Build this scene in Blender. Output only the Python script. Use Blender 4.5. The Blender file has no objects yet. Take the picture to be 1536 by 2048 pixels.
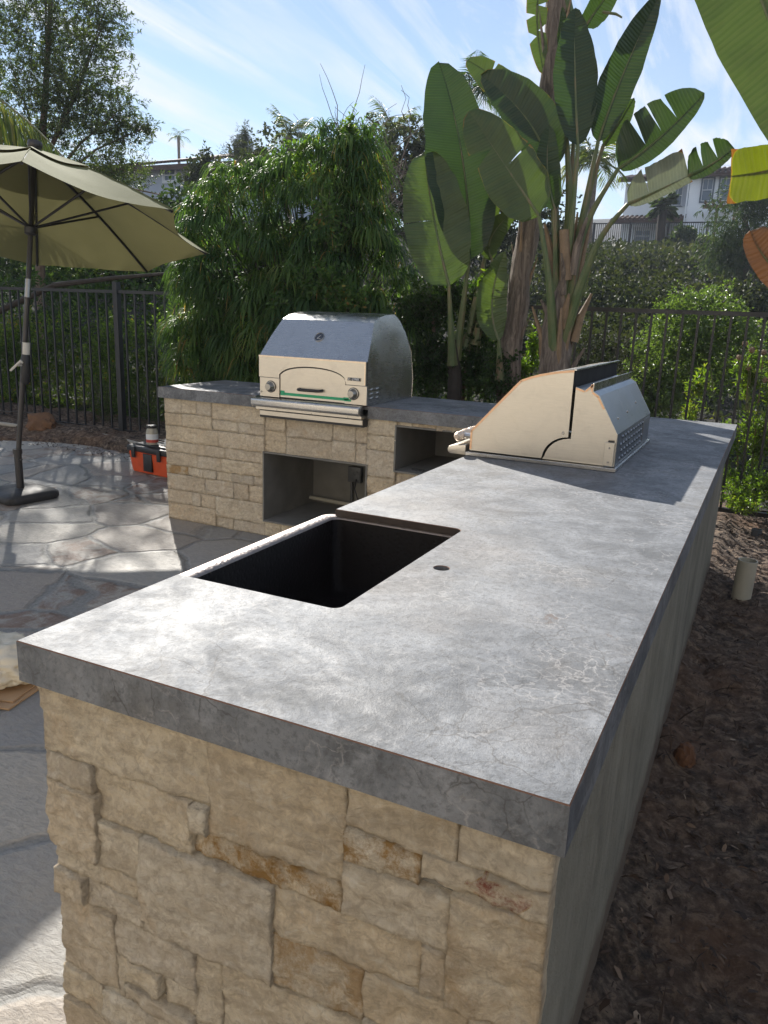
import bpy, bmesh, math, random
import numpy as np
from math import sin, cos, pi, radians
from mathutils import Vector, Matrix, noise as mn
random.seed(7); RNG = np.random.default_rng(7)
sc = bpy.context.scene; COL = sc.collection
V = Vector
H = 0.92; W = 0.9197; D = 4.0684; XB = -2.666; DB = 0.7367; SY = 1.0; T2 = 0.0718
YF = D - DB                                     # front line of the rear leg of the counter

# ------------------------------------------------------------------ camera
FPX = 1574.38; YAW, PIT, ROL = -0.4469, 0.2495, 0.0377
CAM = V((1.0608, -0.8255, 1.4692))
cf = V((sin(YAW)*cos(PIT), cos(YAW)*cos(PIT), -sin(PIT)))
r0 = V((cos(YAW), -sin(YAW), 0)); u0 = r0.cross(cf)
cr = r0*cos(ROL)+u0*sin(ROL); cu = -r0*sin(ROL)+u0*cos(ROL)
def ray(x, y): return cf+cr*((x-768)/FPX)-cu*((y-1024)/FPX)
def onx(x, y, X): d = ray(x, y); return CAM+d*((X-CAM.x)/d.x)
def ony(x, y, Y): d = ray(x, y); return CAM+d*((Y-CAM.y)/d.y)
def onz(x, y, Z): d = ray(x, y); return CAM+d*((Z-CAM.z)/d.z)
cam = bpy.data.cameras.new('camera'); co = bpy.data.objects.new('camera', cam); COL.objects.link(co)
m = Matrix((cr, cu, -cf)).transposed().to_4x4(); m.translation = CAM; co.matrix_world = m
cam.sensor_fit = 'VERTICAL'; cam.sensor_height = 24; cam.lens = 24*FPX/2048; cam.clip_end = 2000; cam.clip_start = 0.02
sc.camera = co

# ------------------------------------------------------------------ helpers
def tag(o, label=None, cat=None, group=None, kind=None):
    if label: o['label'] = label
    if cat: o['category'] = cat
    if group: o['group'] = group
    if kind: o['kind'] = kind
    return o
def thing(name, label, cat, loc=(0, 0, 0), group=None):
    o = bpy.data.objects.new(name, None); COL.objects.link(o); o.location = loc; o.empty_display_size = .1
    return tag(o, label, cat, group)
def link(name, me, parent=None):
    o = bpy.data.objects.new(name, me); COL.objects.link(o)
    if parent:
        o.parent = parent
        p = parent; off = V((0, 0, 0))
        while p: off += V(p.location); p = p.parent if p.parent and p.type == 'EMPTY' else None
        if parent.type == 'EMPTY': o.matrix_parent_inverse = Matrix.Translation(-V(parent.location))
    return o
class MB:
    def __init__(s): s.bm = bmesh.new(); s.mi = 0
    def face(s, pts):
        f = s.bm.faces.new([s.bm.verts.new(V(p)) for p in pts]); f.material_index = s.mi; return f
    def box(s, a, b, bev=0.0, M=None):
        x0, y0, z0 = a; x1, y1, z1 = b
        vs = [s.bm.verts.new(V(p)) for p in ((x0,y0,z0),(x1,y0,z0),(x1,y1,z0),(x0,y1,z0),(x0,y0,z1),(x1,y0,z1),(x1,y1,z1),(x0,y1,z1))]
        fs = [s.bm.faces.new([vs[i] for i in q]) for q in ((0,3,2,1),(4,5,6,7),(0,1,5,4),(1,2,6,5),(2,3,7,6),(3,0,4,7))]
        for f in fs: f.material_index = s.mi
        if bev:
            es = set(e for f in fs for e in f.edges)
            r = bmesh.ops.bevel(s.bm, geom=list(es), offset=bev, segments=2, affect='EDGES', profile=.5)
            for f in r['faces']: f.material_index = s.mi
            vs = list(set(v for f in r['faces'] for v in f.verts))
        if M: bmesh.ops.transform(s.bm, matrix=M, verts=vs)
        return s
    def prism(s, pts, axis, a, b, bev=0):
        # pts 2D in the plane perpendicular to axis, extruded from a to b
        def P(p, t):
            if axis == 'y': return V((p[0], t, p[1]))
            if axis == 'x': return V((t, p[0], p[1]))
            return V((p[0], p[1], t))
        A = [s.bm.verts.new(P(p, a)) for p in pts]; B = [s.bm.verts.new(P(p, b)) for p in pts]
        n = len(pts); fs = [s.bm.faces.new(A), s.bm.faces.new(B[::-1])]
        for i in range(n): fs.append(s.bm.faces.new([A[i], B[i], B[(i+1) % n], A[(i+1) % n]]))
        for f in fs: f.material_index = s.mi
        if bev:
            es = set(e for f in fs for e in f.edges)
            r = bmesh.ops.bevel(s.bm, geom=list(es), offset=bev, segments=2, affect='EDGES', profile=.5)
            for f in r['faces']: f.material_index = s.mi
        return s
    def tube(s, pts, rad, n=8, cap=True):
        pts = [V(p) for p in pts]; N = len(pts)
        if not hasattr(rad, '__len__'): rad = [rad]*N
        rings = []; ref = None
        for i, p in enumerate(pts):
            t = (pts[min(i+1, N-1)]-pts[max(i-1, 0)]).normalized()
            if ref is None: ref = V((0, 0, 1)) if abs(t.z) < .9 else V((1, 0, 0))
            a = t.cross(ref).normalized(); b = t.cross(a).normalized(); ref = -b if False else ref
            rings.append([s.bm.verts.new(p+(a*cos(2*pi*k/n)+b*sin(2*pi*k/n))*rad[i]) for k in range(n)])
        for i in range(N-1):
            for k in range(n):
                f = s.bm.faces.new([rings[i][k], rings[i][(k+1) % n], rings[i+1][(k+1) % n], rings[i+1][k]]); f.material_index = s.mi
        if cap:
            for rg in (rings[0][::-1], rings[-1]):
                f = s.bm.faces.new(rg); f.material_index = s.mi
        return s
    def lathe(s, o, axis, prof, n=24, cap=True):
        # prof: (distance along axis, radius)
        o = V(o); axis = V(axis).normalized(); ref = V((0, 0, 1)) if abs(axis.z) < .9 else V((1, 0, 0))
        a = axis.cross(ref).normalized(); b = axis.cross(a)
        rings = [[s.bm.verts.new(o+axis*t+(a*cos(2*pi*k/n)+b*sin(2*pi*k/n))*r) for k in range(n)] for t, r in prof]
        for i in range(len(prof)-1):
            for k in range(n):
                f = s.bm.faces.new([rings[i][k], rings[i+1][k], rings[i+1][(k+1) % n], rings[i][(k+1) % n]]); f.material_index = s.mi
        if cap:
            for rg in (rings[0], rings[-1][::-1]):
                f = s.bm.faces.new(rg); f.material_index = s.mi
        return s
    def build(s, name, mats, parent=None, smooth=False, angle=35):
        bmesh.ops.recalc_face_normals(s.bm, faces=s.bm.faces)
        me = bpy.data.meshes.new(name); s.bm.to_mesh(me); s.bm.free()
        if not isinstance(mats, (list, tuple)): mats = [mats]
        for m_ in mats: me.materials.append(m_)
        if smooth:
            me.polygons.foreach_set('use_smooth', [True]*len(me.polygons))
            if angle: me.set_sharp_from_angle(angle=radians(angle))
        return link(name, me, parent)

def npmesh(name, verts, faces, mat, parent=None, tint=None, smooth=False, uv=None):
    """verts (N,3); faces (M,k) same k"""
    me = bpy.data.meshes.new(name); verts = np.asarray(verts, np.float32); faces = np.asarray(faces, np.int32)
    M_, k = faces.shape
    me.vertices.add(len(verts)); me.vertices.foreach_set('co', verts.ravel())
    me.loops.add(M_*k); me.loops.foreach_set('vertex_index', faces.ravel())
    me.polygons.add(M_); me.polygons.foreach_set('loop_start', np.arange(M_, dtype=np.int32)*k)
    try: me.polygons.foreach_set('loop_total', np.full(M_, k, np.int32))
    except Exception: pass
    if tint is not None:
        a = me.attributes.new('tint', 'FLOAT', 'POINT'); a.data.foreach_set('value', np.asarray(tint, np.float32).ravel())
    if uv is not None:
        a = me.attributes.new('leafuv', 'FLOAT_VECTOR', 'POINT'); a.data.foreach_set('vector', np.asarray(uv, np.float32).ravel())
    me.update(calc_edges=True)
    if smooth: me.polygons.foreach_set('use_smooth', [True]*M_)
    for m_ in (mat if isinstance(mat, (list, tuple)) else [mat]): me.materials.append(m_)
    return link(name, me, parent)

# ------------------------------------------------------------------ materials
class NT:
    def __init__(s, name):
        s.m = bpy.data.materials.new(name); s.m.use_nodes = True; s.t = s.m.node_tree; s.n = s.t.nodes; s.l = s.t.links
        s.n.clear(); s.out = s.n.new('ShaderNodeOutputMaterial')
    def node(s, typ, **kw):
        n = s.n.new('ShaderNode'+typ)
        for k, v in kw.items():
            if k.startswith('_'): n.inputs[k[1:]].default_value = v
            else: setattr(n, k, v)
        return n
    def set(s, n, k, v):
        if isinstance(v, bpy.types.NodeSocket): s.l.new(v, n.inputs[k])
        else:
            if isinstance(v, (tuple, list)) and len(v) == 3 and n.inputs[k].type == 'RGBA': v = (*v, 1)
            n.inputs[k].default_value = v
    def coord(s, obj=True):
        if not hasattr(s, '_c'): s._c = s.node('TexCoord')
        return s._c.outputs['Object']
    def mapp(s, v=None, scale=(1, 1, 1), rot=(0, 0, 0)):
        n = s.node('Mapping'); s.l.new(v or s.coord(), n.inputs['Vector']); n.inputs['Scale'].default_value = scale; n.inputs['Rotation'].default_value = rot
        return n.outputs[0]
    def noise(s, scale, detail=4, rough=.55, v=None, dist=0):
        n = s.node('TexNoise'); s.l.new(v or s.coord(), n.inputs['Vector'])
        s.set(n, 'Scale', scale); s.set(n, 'Detail', detail); s.set(n, 'Roughness', rough); s.set(n, 'Distortion', dist)
        return n.outputs['Fac']
    def noisec(s, scale, detail=2, v=None):
        n = s.node('TexNoise'); s.l.new(v or s.coord(), n.inputs['Vector']); s.set(n, 'Scale', scale); s.set(n, 'Detail', detail); return n.outputs['Color']
    def vor(s, scale, feature='F1', v=None, out='Distance', rand=1.0):
        n = s.node('TexVoronoi', feature=feature); s.l.new(v or s.coord(), n.inputs['Vector']); s.set(n, 'Scale', scale); s.set(n, 'Randomness', rand); return n.outputs[out]
    def ramp(s, fac, stops, interp='LINEAR'):
        n = s.node('ValToRGB'); n.color_ramp.interpolation = interp; e = n.color_ramp.elements
        while len(e) < len(stops): e.new(.5)
        for el, (p, c) in zip(e, stops):
            el.position = p; c = (c, c, c) if not hasattr(c, '__len__') else c; el.color = (*c, 1)
        s.l.new(fac, n.inputs[0]); return n.outputs[0]
    def mix(s, fac, a, b, mode='MIX'):
        n = s.node('Mix', data_type='RGBA', blend_type=mode)
        for i, v in ((0, fac), (6, a), (7, b)):
            if isinstance(v, bpy.types.NodeSocket): s.l.new(v, n.inputs[i])
            else: n.inputs[i].default_value = (*v, 1) if isinstance(v, (tuple, list)) and len(v) == 3 else v
        return n.outputs[2]
    def math(s, op, a, b=0, clamp=False):
        n = s.node('Math', operation=op, use_clamp=clamp)
        for i, v in ((0, a), (1, b)):
            if isinstance(v, bpy.types.NodeSocket): s.l.new(v, n.inputs[i])
            else: n.inputs[i].default_value = v
        return n.outputs[0]
    def attr(s, name, out='Fac'):
        return s.node('Attribute', attribute_name=name).outputs[out]
    def bump(s, h, strength=.5, dist=.01, normal=None):
        n = s.node('Bump'); s.l.new(h, n.inputs['Height']); s.set(n, 'Strength', strength); s.set(n, 'Distance', dist)
        if normal: s.l.new(normal, n.inputs['Normal'])
        return n.outputs[0]
    def bsdf(s, color, rough=.5, metal=0, normal=None, **kw):
        n = s.node('BsdfPrincipled'); s.set(n, 'Base Color', color); s.set(n, 'Roughness', rough); s.set(n, 'Metallic', metal)
        if normal: s.l.new(normal, n.inputs['Normal'])
        for k, v in kw.items(): s.set(n, k.replace('_', ' '), v)
        return n
    def done(s, b):
        s.l.new(b.outputs[0] if hasattr(b, 'outputs') else b, s.out.inputs['Surface']); return s.m
M = {}
def simple(name, color, rough=.5, metal=0, var=.25, scale=30, bump=.15, bdist=.002, **kw):
    t = NT(name); f = t.noise(scale, 5)
    c = t.mix(f, tuple(x*(1-var) for x in color), tuple(min(1, x*(1+var)) for x in color))
    r = t.ramp(t.noise(scale*.4, 3), [(.3, max(0, rough-.08)), (.7, min(1, rough+.08))])
    b = t.bsdf(c, r, metal, t.bump(t.noise(scale*3, 4), bump, bdist), **kw)
    M[name] = t.done(b); return M[name]

simple('black_paint', (.018, .019, .022), .42, scale=20)
simple('black_plastic', (.02, .02, .022), .45, scale=40)
simple('dark_pole', (.045, .042, .042), .4, .2, scale=15)
simple('orange_plastic', (.62, .085, .02), .42, scale=12)
simple('white_plastic', (.55, .53, .48), .5, scale=10, var=.15)
simple('pvc', (.42, .40, .33), .5, scale=8, var=.2)
simple('grey_box', (.10, .105, .11), .5, .3, scale=20)
simple('rubber', (.03, .03, .032), .55, scale=25, var=.5)
simple('concrete_board', (.17, .165, .15), .9, scale=6, var=.45, bump=.4, bdist=.004)
simple('block_wall', (.20, .185, .16), .95, scale=9, var=.3, bump=.6, bdist=.005)
simple('cardboard', (.42, .27, .15), .85, scale=14, var=.15)
simple('plastic_bag', (.62, .55, .42), .45, scale=6, var=.2, bump=.6, bdist=.01)
simple('wood_brown', (.16, .09, .05), .7, scale=12, var=.4)
simple('rope', (.05, .045, .04), .8)
simple('hose', (.33, .30, .25), .6, scale=10)
simple('rock', (.16, .085, .045), .9, scale=14, var=.5, bump=.8, bdist=.01)
simple('soil_rock', (.13, .06, .03), .9, scale=25, var=.4, bump=.8, bdist=.006)
simple('green_tape', (.02, .34, .16), .5, scale=30, var=.12)
simple('film_reflection', (.80, .50, .30), .35, .35, scale=60, var=.2)  # film strip with warm reflected light put into its colour
simple('bark', (.16, .115, .085), .9, scale=18, var=.5, bump=.9, bdist=.01)
simple('twig', (.13, .10, .085), .85, scale=30, var=.3)
simple('dark_twig', (.05, .04, .032), .9, scale=30, var=.3)
simple('metal_dull', (.35, .34, .32), .35, 1, scale=30, var=.15)
simple('screw', (.5, .48, .45), .25, 1, scale=50)
simple('tile_roof', (.09, .055, .045), .85, scale=3, var=.5)
simple('house_blue_grey', (.46, .50, .58), .9, scale=1.5, var=.08)
simple('house_white', (.90, .92, .96), .9, scale=1.2, var=.06, bump=.3, bdist=.01)
simple('bounce_tan', (.78, .71, .60), .95, scale=2, var=.08)
simple('frame_blue', (.10, .13, .17), .7, scale=3, var=.2)
simple('frame_white', (.7, .72, .75), .6, scale=3, var=.05)
simple('glass_far', (.10, .14, .19), .12, .0, scale=1, var=.3)
simple('solar_white', (.55, .6, .7), .3, .3, scale=1, var=.05)

def mat_steel(name, col=(.58, .57, .55), rough=.23, ax=(2, 60, 60)):
    t = NT(name); v = t.mapp(scale=ax)
    f = t.noise(6, 6, .65, v=v); big = t.noise(5, 3)
    r = t.ramp(t.math('ADD', t.math('MULTIPLY', f, .5), t.math('MULTIPLY', big, .5)), [(.3, rough-.06), (.7, rough+.12)])
    c = t.mix(big, tuple(x*.86 for x in col), col)
    c = t.mix(t.math('MULTIPLY', t.ramp(t.noise(14, 5, .7), [(.58, 0.), (.72, 1.)]), .25), c, (.62, .55, .45))
    c = t.mix(t.math('MULTIPLY', t.ramp(t.noise(9, 7, .72, dist=1.5), [(.50, 0.), (.64, 1.)]), .35), c, tuple(x*.72 for x in col)); c = t.mix(t.math('MULTIPLY', t.ramp(f, [(.40, 1.), (.60, 0.)]), .22), c, tuple(x*.6 for x in col))
    M[name] = t.done(t.bsdf(c, r, 1, t.bump(t.math('ADD', f, t.math('MULTIPLY', big, 2)), .05, .0008)))
mat_steel('steel', ax=(2, 60, 60)); mat_steel('steel_y', ax=(60, 2, 60))
mat_steel('steel_warm', (.64, .60, .53), .34, ax=(3, 60, 60))
mat_steel('steel_dark', (.30, .31, .33), .3, ax=(60, 2, 30))

def mat_counter():
    t = NT('countertop_slab')
    n1 = t.noise(1.6, 9, .66, dist=.5); n2 = t.noise(7, 9, .72, dist=.8); n3 = t.noise(75, 5, .75); n4 = t.noise(24, 6, .75, dist=.6)
    c = t.ramp(n1, [(.32, (.058, .064, .073)), (.44, (.092, .100, .112)), (.52, (.145, .154, .168)), (.62, (.118, .116, .113))])
    c = t.mix(t.ramp(n2, [(.46, 0.), (.62, .6)]), c, (.25, .262, .28))
    c = t.mix(t.ramp(t.noise(3.1, 9, .75, dist=1.2), [(.52, 0.), (.64, .6)]), c, (.040, .043, .048)); gp_ = t.noise(2.3, 9, .74, v=t.mapp(rot=(.3, .1, .5)), dist=.9)
    # small pale scratch-like crackle in patches
    wv = t.mix(.10, t.coord(), t.noisec(16, 6))
    vein = t.ramp(t.vor(26, 'DISTANCE_TO_EDGE', v=wv), [(0., 1.), (.06, 0.)])
    vm = t.math('MULTIPLY', vein, t.ramp(t.noise(4.3, 5, .7), [(.50, 0.), (.62, .8)]))
    c = t.mix(vm, c, (.30, .29, .285))
    wv2 = t.mix(.10, t.coord(), t.noisec(9, 8))
    v2 = t.math('MULTIPLY', t.ramp(t.vor(13, 'DISTANCE_TO_EDGE', v=wv2), [(0., 1.), (.022, 0.)]), t.ramp(t.noise(2.6, 5, .7), [(.48, 0.), (.58, .8)]))
    c = t.mix(v2, c, (.030, .028, .027))
    rust = t.ramp(t.noise(2.5, 10, .78, v=t.mapp(scale=(1, 1, 1.2), rot=(.5, .2, 1.1)), dist=.4), [(.62, 0.), (.66, .8)])
    c = t.mix(rust, c, (.095, .05, .030))
    c = t.mix(t.ramp(t.noise(1.3, 7, .65, v=t.mapp(rot=(0, .4, .7))), [(.55, 0.), (.7, .4)]), c, (.19, .155, .125))
    c = t.mix(t.ramp(n3, [(.50, 0.), (.62, .55)]), c, (.040, .041, .043))
    c = t.mix(t.ramp(n4, [(.55, 0.), (.68, .4)]), c, (.19, .193, .198))
    h = t.math('ADD', t.math('MULTIPLY', n3, .7), t.math('ADD', t.math('MULTIPLY', n2, 1.4), t.math('ADD', t.math('MULTIPLY', n4, .8), t.math('MULTIPLY', t.noise(230, 3, .7), .35))))
    r = t.ramp(t.math('ADD', t.math('MULTIPLY', gp_, .6), t.math('MULTIPLY', n4, .4)), [(.38, .80), (.50, .70), (.62, .60)])
    M['counter'] = t.done(t.bsdf(c, r, 0, t.bump(h, .5, .003), Specular_IOR_Level=t.math('MULTIPLY', t.ramp(gp_, [(.38, .65), (.56, 1.)]), .95)))
mat_counter()
simple('counter_edge_line', (.17, .085, .05), .7, scale=40)
simple('counter_raw_edge', (.045, .03, .022), .6, scale=25, var=.5)

def mat_stone():
    t = NT('split_limestone'); tn = t.attr('tint'); k = t.attr('stain')
    base_ = t.coord(); of = t.node('VectorMath', operation='SCALE'); cb = t.node('CombineXYZ'); [t.l.new(tn, cb.inputs[i]) for i in range(3)]; t.l.new(cb.outputs[0], of.inputs[0]); of.inputs['Scale'].default_value = 57.0
    ad = t.node('VectorMath', operation='ADD'); t.l.new(base_, ad.inputs[0]); t.l.new(of.outputs[0], ad.inputs[1]); t.coord = lambda obj=True: ad.outputs[0]
    n1 = t.noise(7, 9, .68, dist=.5); n2 = t.noise(34, 9, .75, dist=.4); n3 = t.noise(17, 8, .72, dist=1.2)
    sv = t.mapp(t.coord(), scale=(1, 1, 2.2), rot=(.5, .3, .6)); n5 = t.noise(12, 9, .75, v=sv, dist=1.6); fine = t.noise(60, 8, .75, dist=.6)
    c = t.ramp(tn, [(0., (.76, .62, .43)), (.2, (.84, .73, .55)), (.4, (.72, .63, .50)), (.6, (.86, .76, .59)), (.8, (.78, .64, .46)), (1., (.66, .58, .46))])
    c = t.mix(t.ramp(n1, [(.38, .5), (.56, 0.)]), c, (.52, .42, .30))
    c = t.mix(t.ramp(n5, [(.50, 0.), (.66, .5)]), c, (.50, .41, .31))
    c = t.mix(t.ramp(n5, [(.34, .6), (.46, 0.)]), c, (.86, .79, .66))
    c = t.mix(t.ramp(t.noise(6, 8, .72, dist=1), [(.55, 0.), (.70, .5)]), c, (.66, .47, .28))
    c = t.mix(t.ramp(fine, [(.40, .45), (.52, 0.)]), c, (.44, .35, .25)); c = t.mix(t.ramp(fine, [(.54, 0.), (.66, .4)]), c, (.88, .82, .70))
    och = t.math('MULTIPLY', t.ramp(k, [(.2, 0.), (.5, 1.), (.51, 1.), (1., 1.)]), t.ramp(t.noise(15, 9, .75), [(.44, 0.), (.56, .9)]))
    c = t.mix(och, c, t.mix(t.ramp(k, [(.7, 0.), (.72, 1.)]), (.38, .20, .045), (.27, .06, .035)))
    h = t.math('ADD', t.math('MULTIPLY', n5, 1.3), t.math('ADD', t.math('MULTIPLY', fine, .8), t.math('MULTIPLY', t.vor(34, 'F1', v=t.mix(.1, t.coord(), t.noisec(20, 4))), .5)))
    c = t.mix(t.ramp(t.noise(28, 9, .8, dist=.8), [(.36, .5), (.46, 0.)]), c, (.48, .38, .27))
    M['stone'] = t.done(t.bsdf(c, .95, 0, t.bump(h, 1, .015), Specular_IOR_Level=.15))
mat_stone()
def mat_stucco():
    t = NT('grey_stucco'); c = t.ramp(t.noise(2.2, 8, .68), [(.34, (.15, .14, .108)), (.5, (.235, .217, .17)), (.66, (.30, .275, .215))])
    c = t.mix(t.ramp(t.noise(5, 6, .7, v=t.mapp(scale=(1, 3, .25))), [(.48, 0.), (.66, .55)]), c, (.31, .285, .23))
    c = t.mix(t.ramp(t.noise(3, 7, .75, v=t.mapp(scale=(1, 2, .5))), [(.52, 0.), (.66, .55)]), c, (.115, .10, .08))
    z = t.node('SeparateXYZ'); t.l.new(t.coord(), z.inputs[0]); sp = t.math('ADD', z.outputs[2], t.math('MULTIPLY', t.noise(7, 6, .7), -.22))
    c = t.mix(t.ramp(sp, [(0., .85), (.03, .35), (.08, 0.)]), c, (.12, .085, .06))
    c = t.mix(t.ramp(t.noise(120, 3, .8), [(.62, 0.), (.70, .7)]), c, (.05, .048, .042))
    M['stucco'] = t.done(t.bsdf(c, .95, 0, t.bump(t.math('ADD', t.noise(160, 3), t.math('MULTIPLY', t.noise(14, 6, .7), 2.)), .8, .006)))
mat_stucco()
def mat_flag():
    t = NT('flagstone_paving')
    wv = t.mix(.14, t.mapp(scale=(1.0, 1.0, 0)), t.noisec(2.6, 4))
    wv = t.mix(.012, wv, t.noisec(22, 5))
    vs = 2.15
    cell = t.vor(vs, 'F1', v=wv, out='Color'); e = t.vor(vs, 'DISTANCE_TO_EDGE', v=wv)
    sep = t.node('SeparateColor'); t.l.new(cell, sep.inputs[0])
    c = t.ramp(sep.outputs[0], [(0., (.29, .285, .275)), (.25, (.38, .365, .34)), (.45, (.42, .395, .35)), (.62, (.47, .43, .37)), (.8, (.34, .28, .235)), (1., (.42, .395, .36))])
    gr = t.noise(24, 7, .7, v=t.mapp(scale=(1, 2.6, 1), rot=(0, 0, .4)), dist=.8)
    c = t.mix(t.ramp(gr, [(.35, .55), (.6, 0.)]), c, (.22, .21, .195))
    c = t.mix(t.ramp(t.noise(5, 6, .7), [(.5, 0.), (.7, .5)]), c, (.44, .39, .32))
    br = t.math('MULTIPLY', t.ramp(sep.outputs[1], [(.66, 0.), (.74, 1.)]), t.ramp(t.noise(4.5, 6, .7, dist=1), [(.42, 0.), (.6, .8)]))
    c = t.mix(br, c, (.17, .085, .05))
    gm = t.ramp(e, [(.022, 1.), (.036, 0.)])
    gcol = t.ramp(t.noise(50, 4), [(.3, (.20, .195, .18)), (.7, (.31, .30, .28))])
    c = t.mix(gm, c, gcol)
    h = t.math('ADD', t.ramp(e, [(.012, 0.), (.05, 1.)]), t.math('ADD', t.math('MULTIPLY', gr, .55), t.math('ADD', t.math('MULTIPLY', sep.outputs[2], .3), t.math('MULTIPLY', t.noise(90, 5, .75), .35))))
    r = t.ramp(t.noise(30, 4), [(.3, .42), (.7, .68)])
    M['flag'] = t.done(t.bsdf(c, r, 0, t.bump(h, 1., .016), Specular_IOR_Level=.5))
mat_flag()
def mat_soil():
    t = NT('garden_soil'); n1 = t.noise(1.6, 5); n2 = t.noise(22, 7, .75)
    c = t.ramp(n2, [(.38, (.035, .025, .019)), (.5, (.13, .092, .066)), (.60, (.30, .22, .155))])
    c = t.mix(t.ramp(n1, [(.45, 0.), (.65, .55)]), c, (.22, .115, .062))
    M['soil'] = t.done(t.bsdf(c, .95, 0, t.bump(t.math('ADD', n2, t.noise(90, 5, .8)), 1, .02)))
mat_soil()
def mat_hill():
    t = NT('hillside_earth'); c = t.ramp(t.noise(.35, 8, .7), [(.35, (.018, .02, .014)), (.55, (.036, .032, .024)), (.7, (.03, .042, .02))])
    c = t.mix(t.ramp(t.noise(3, 6, .8), [(.5, 0.), (.7, .4)]), c, (.06, .05, .042))
    M['hill'] = t.done(t.bsdf(c, .98, 0, t.bump(t.noise(2, 8, .8), 1, .3)))
mat_hill()
def mat_chip():
    t = NT('mulch_chips'); c = t.ramp(t.attr('tint'), [(0., (.03, .018, .012)), (.5, (.09, .056, .038)), (.82, (.20, .14, .098)), (1., (.40, .31, .22))])
    M['chip'] = t.done(t.bsdf(c, .9, 0, t.bump(t.noise(80, 4), .6, .003)))
mat_chip()
def mat_sink():
    t = NT('hammered_copper'); d = t.vor(85, 'F1'); h = t.ramp(d, [(0., 0.), (.55, 1.)])
    c = t.mix(t.noise(5, 4), (.003, .0025, .0025), (.009, .006, .0055))
    M['sink'] = t.done(t.bsdf(c, .5, 0, t.bump(h, .6, .0018), Specular_IOR_Level=.12)); t2 = NT('rim_glare'); d = t2.vor(85, 'F1'); h = t2.ramp(d, [(0., 0.), (.55, 1.)]); M['sink_rim_glare'] = t2.done(t2.bsdf(t2.mix(t2.noise(9, 4), (.20, .17, .16), (.34, .30, .28)), .5, .6, t2.bump(h, .6, .002)))  # rim is a lighter copy of the copper, sun glare put into its colour
mat_sink()
def mat_canvas():
    t = NT('umbrella_canvas'); f = t.noise(4, 5); wv = t.noise(300, 2)
    c = t.mix(f, (.158, .160, .074), (.215, .215, .105)); c = t.mix(t.ramp(t.noise(11, 5, .7), [(.6, 0.), (.75, .3)]), c, (.20, .17, .10))
    nb = t.bump(t.math('ADD', wv, t.math('MULTIPLY', f, 4)), .3, .003)
    p = t.bsdf(c, .9, 0, nb, Specular_IOR_Level=.15); tr = t.node('BsdfTranslucent'); t.set(tr, 'Color', t.mix(.5, c, (.30, .26, .11)))
    mx = t.node('MixShader'); mx.inputs[0].default_value = .10; t.l.new(p.outputs[0], mx.inputs[1]); t.l.new(tr.outputs[0], mx.inputs[2]); M['canvas'] = t.done(mx)
mat_canvas()

def mat_leaf(name, stops, trans=.4, tcol=None, rough=.42, spec=.5, veins=False):
    t = NT(name); tn = t.attr('tint'); c = t.ramp(tn, stops)
    nrm = None
    if veins:
        uv = t.attr('leafuv', 'Vector'); sx = t.node('SeparateXYZ'); t.l.new(uv, sx.inputs[0])
        c = t.mix(t.ramp(t.noise(6, 5, .6), [(.45, 0.), (.7, .4)]), c, tuple(x*.62 for x in stops[0][1]))
        wave = t.math('SINE', t.math('MULTIPLY', t.math('SUBTRACT', sx.outputs[0], t.math('MULTIPLY', sx.outputs[1], .12)), 330))
        w2 = t.math('SINE', t.math('MULTIPLY', t.math('SUBTRACT', sx.outputs[0], t.math('MULTIPLY', sx.outputs[1], .12)), 97))
        h = t.math('ADD', wave, t.math('MULTIPLY', w2, 1.6)); nrm = t.bump(h, .5, .0018)
        c = t.mix(t.math('MULTIPLY', t.ramp(wave, [(.6, 0.), (1., 1.)]), .14), c, tuple(min(1, x*1.5) for x in stops[-1][1]))
        brn = t.ramp(t.math('ADD', sx.outputs[2], t.math('MULTIPLY', t.math('SUBTRACT', t.noise(16, 5, .7), .5), .5)), [(.93, 0.), (1.0, 1.)])
        yel = t.ramp(t.math('ADD', sx.outputs[2], t.math('MULTIPLY', t.math('SUBTRACT', t.noise(16, 5, .7), .5), .5)), [(.82, 0.), (.95, .8)])
        c = t.mix(yel, c, (.30, .24, .03)); c = t.mix(brn, c, (.20, .075, .03))
    p = t.bsdf(c, rough, 0, nrm, Specular_IOR_Level=spec)
    tr = t.node('BsdfTranslucent')
    t.set(tr, 'Color', t.mix(1., c, tcol or (1.9, 2.1, .55), 'MULTIPLY'))
    mx = t.node('MixShader'); mx.inputs[0].default_value = trans
    t.l.new(p.outputs[0], mx.inputs[1]); t.l.new(tr.outputs[0], mx.inputs[2]); M[name] = t.done(mx)
mat_leaf('leaf_weeping', [(0., (.045, .095, .035)), (.5, (.085, .155, .050)), (.88, (.15, .23, .07)), (.93, (.28, .24, .08)), (1., (.28, .16, .06))], .52, tcol=(1.5, 1.6, .6), rough=.5, spec=.22)
mat_leaf('leaf_tree', [(0., (.035, .055, .03)), (.6, (.07, .095, .048)), (1., (.13, .15, .07))], .42, rough=.45, spec=.4)
mat_leaf('leaf_hedge', [(0., (.05, .085, .03)), (.6, (.12, .18, .05)), (.93, (.22, .27, .08)), (1., (.42, .25, .07))], .5, rough=.42, spec=.4)
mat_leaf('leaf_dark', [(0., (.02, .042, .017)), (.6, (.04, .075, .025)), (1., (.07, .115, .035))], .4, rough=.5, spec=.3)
mat_leaf('leaf_lime', [(0., (.06, .11, .02)), (.6, (.13, .20, .035)), (1., (.24, .24, .06))], .45)
mat_leaf('leaf_pale', [(0., (.07, .11, .045)), (.6, (.12, .17, .07)), (1., (.20, .24, .11))], .4, rough=.35)
mat_leaf('leaf_far', [(0., (.028, .038, .024)), (.6, (.05, .06, .035)), (1., (.08, .08, .05))], .22, rough=.65, spec=.2)
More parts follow.
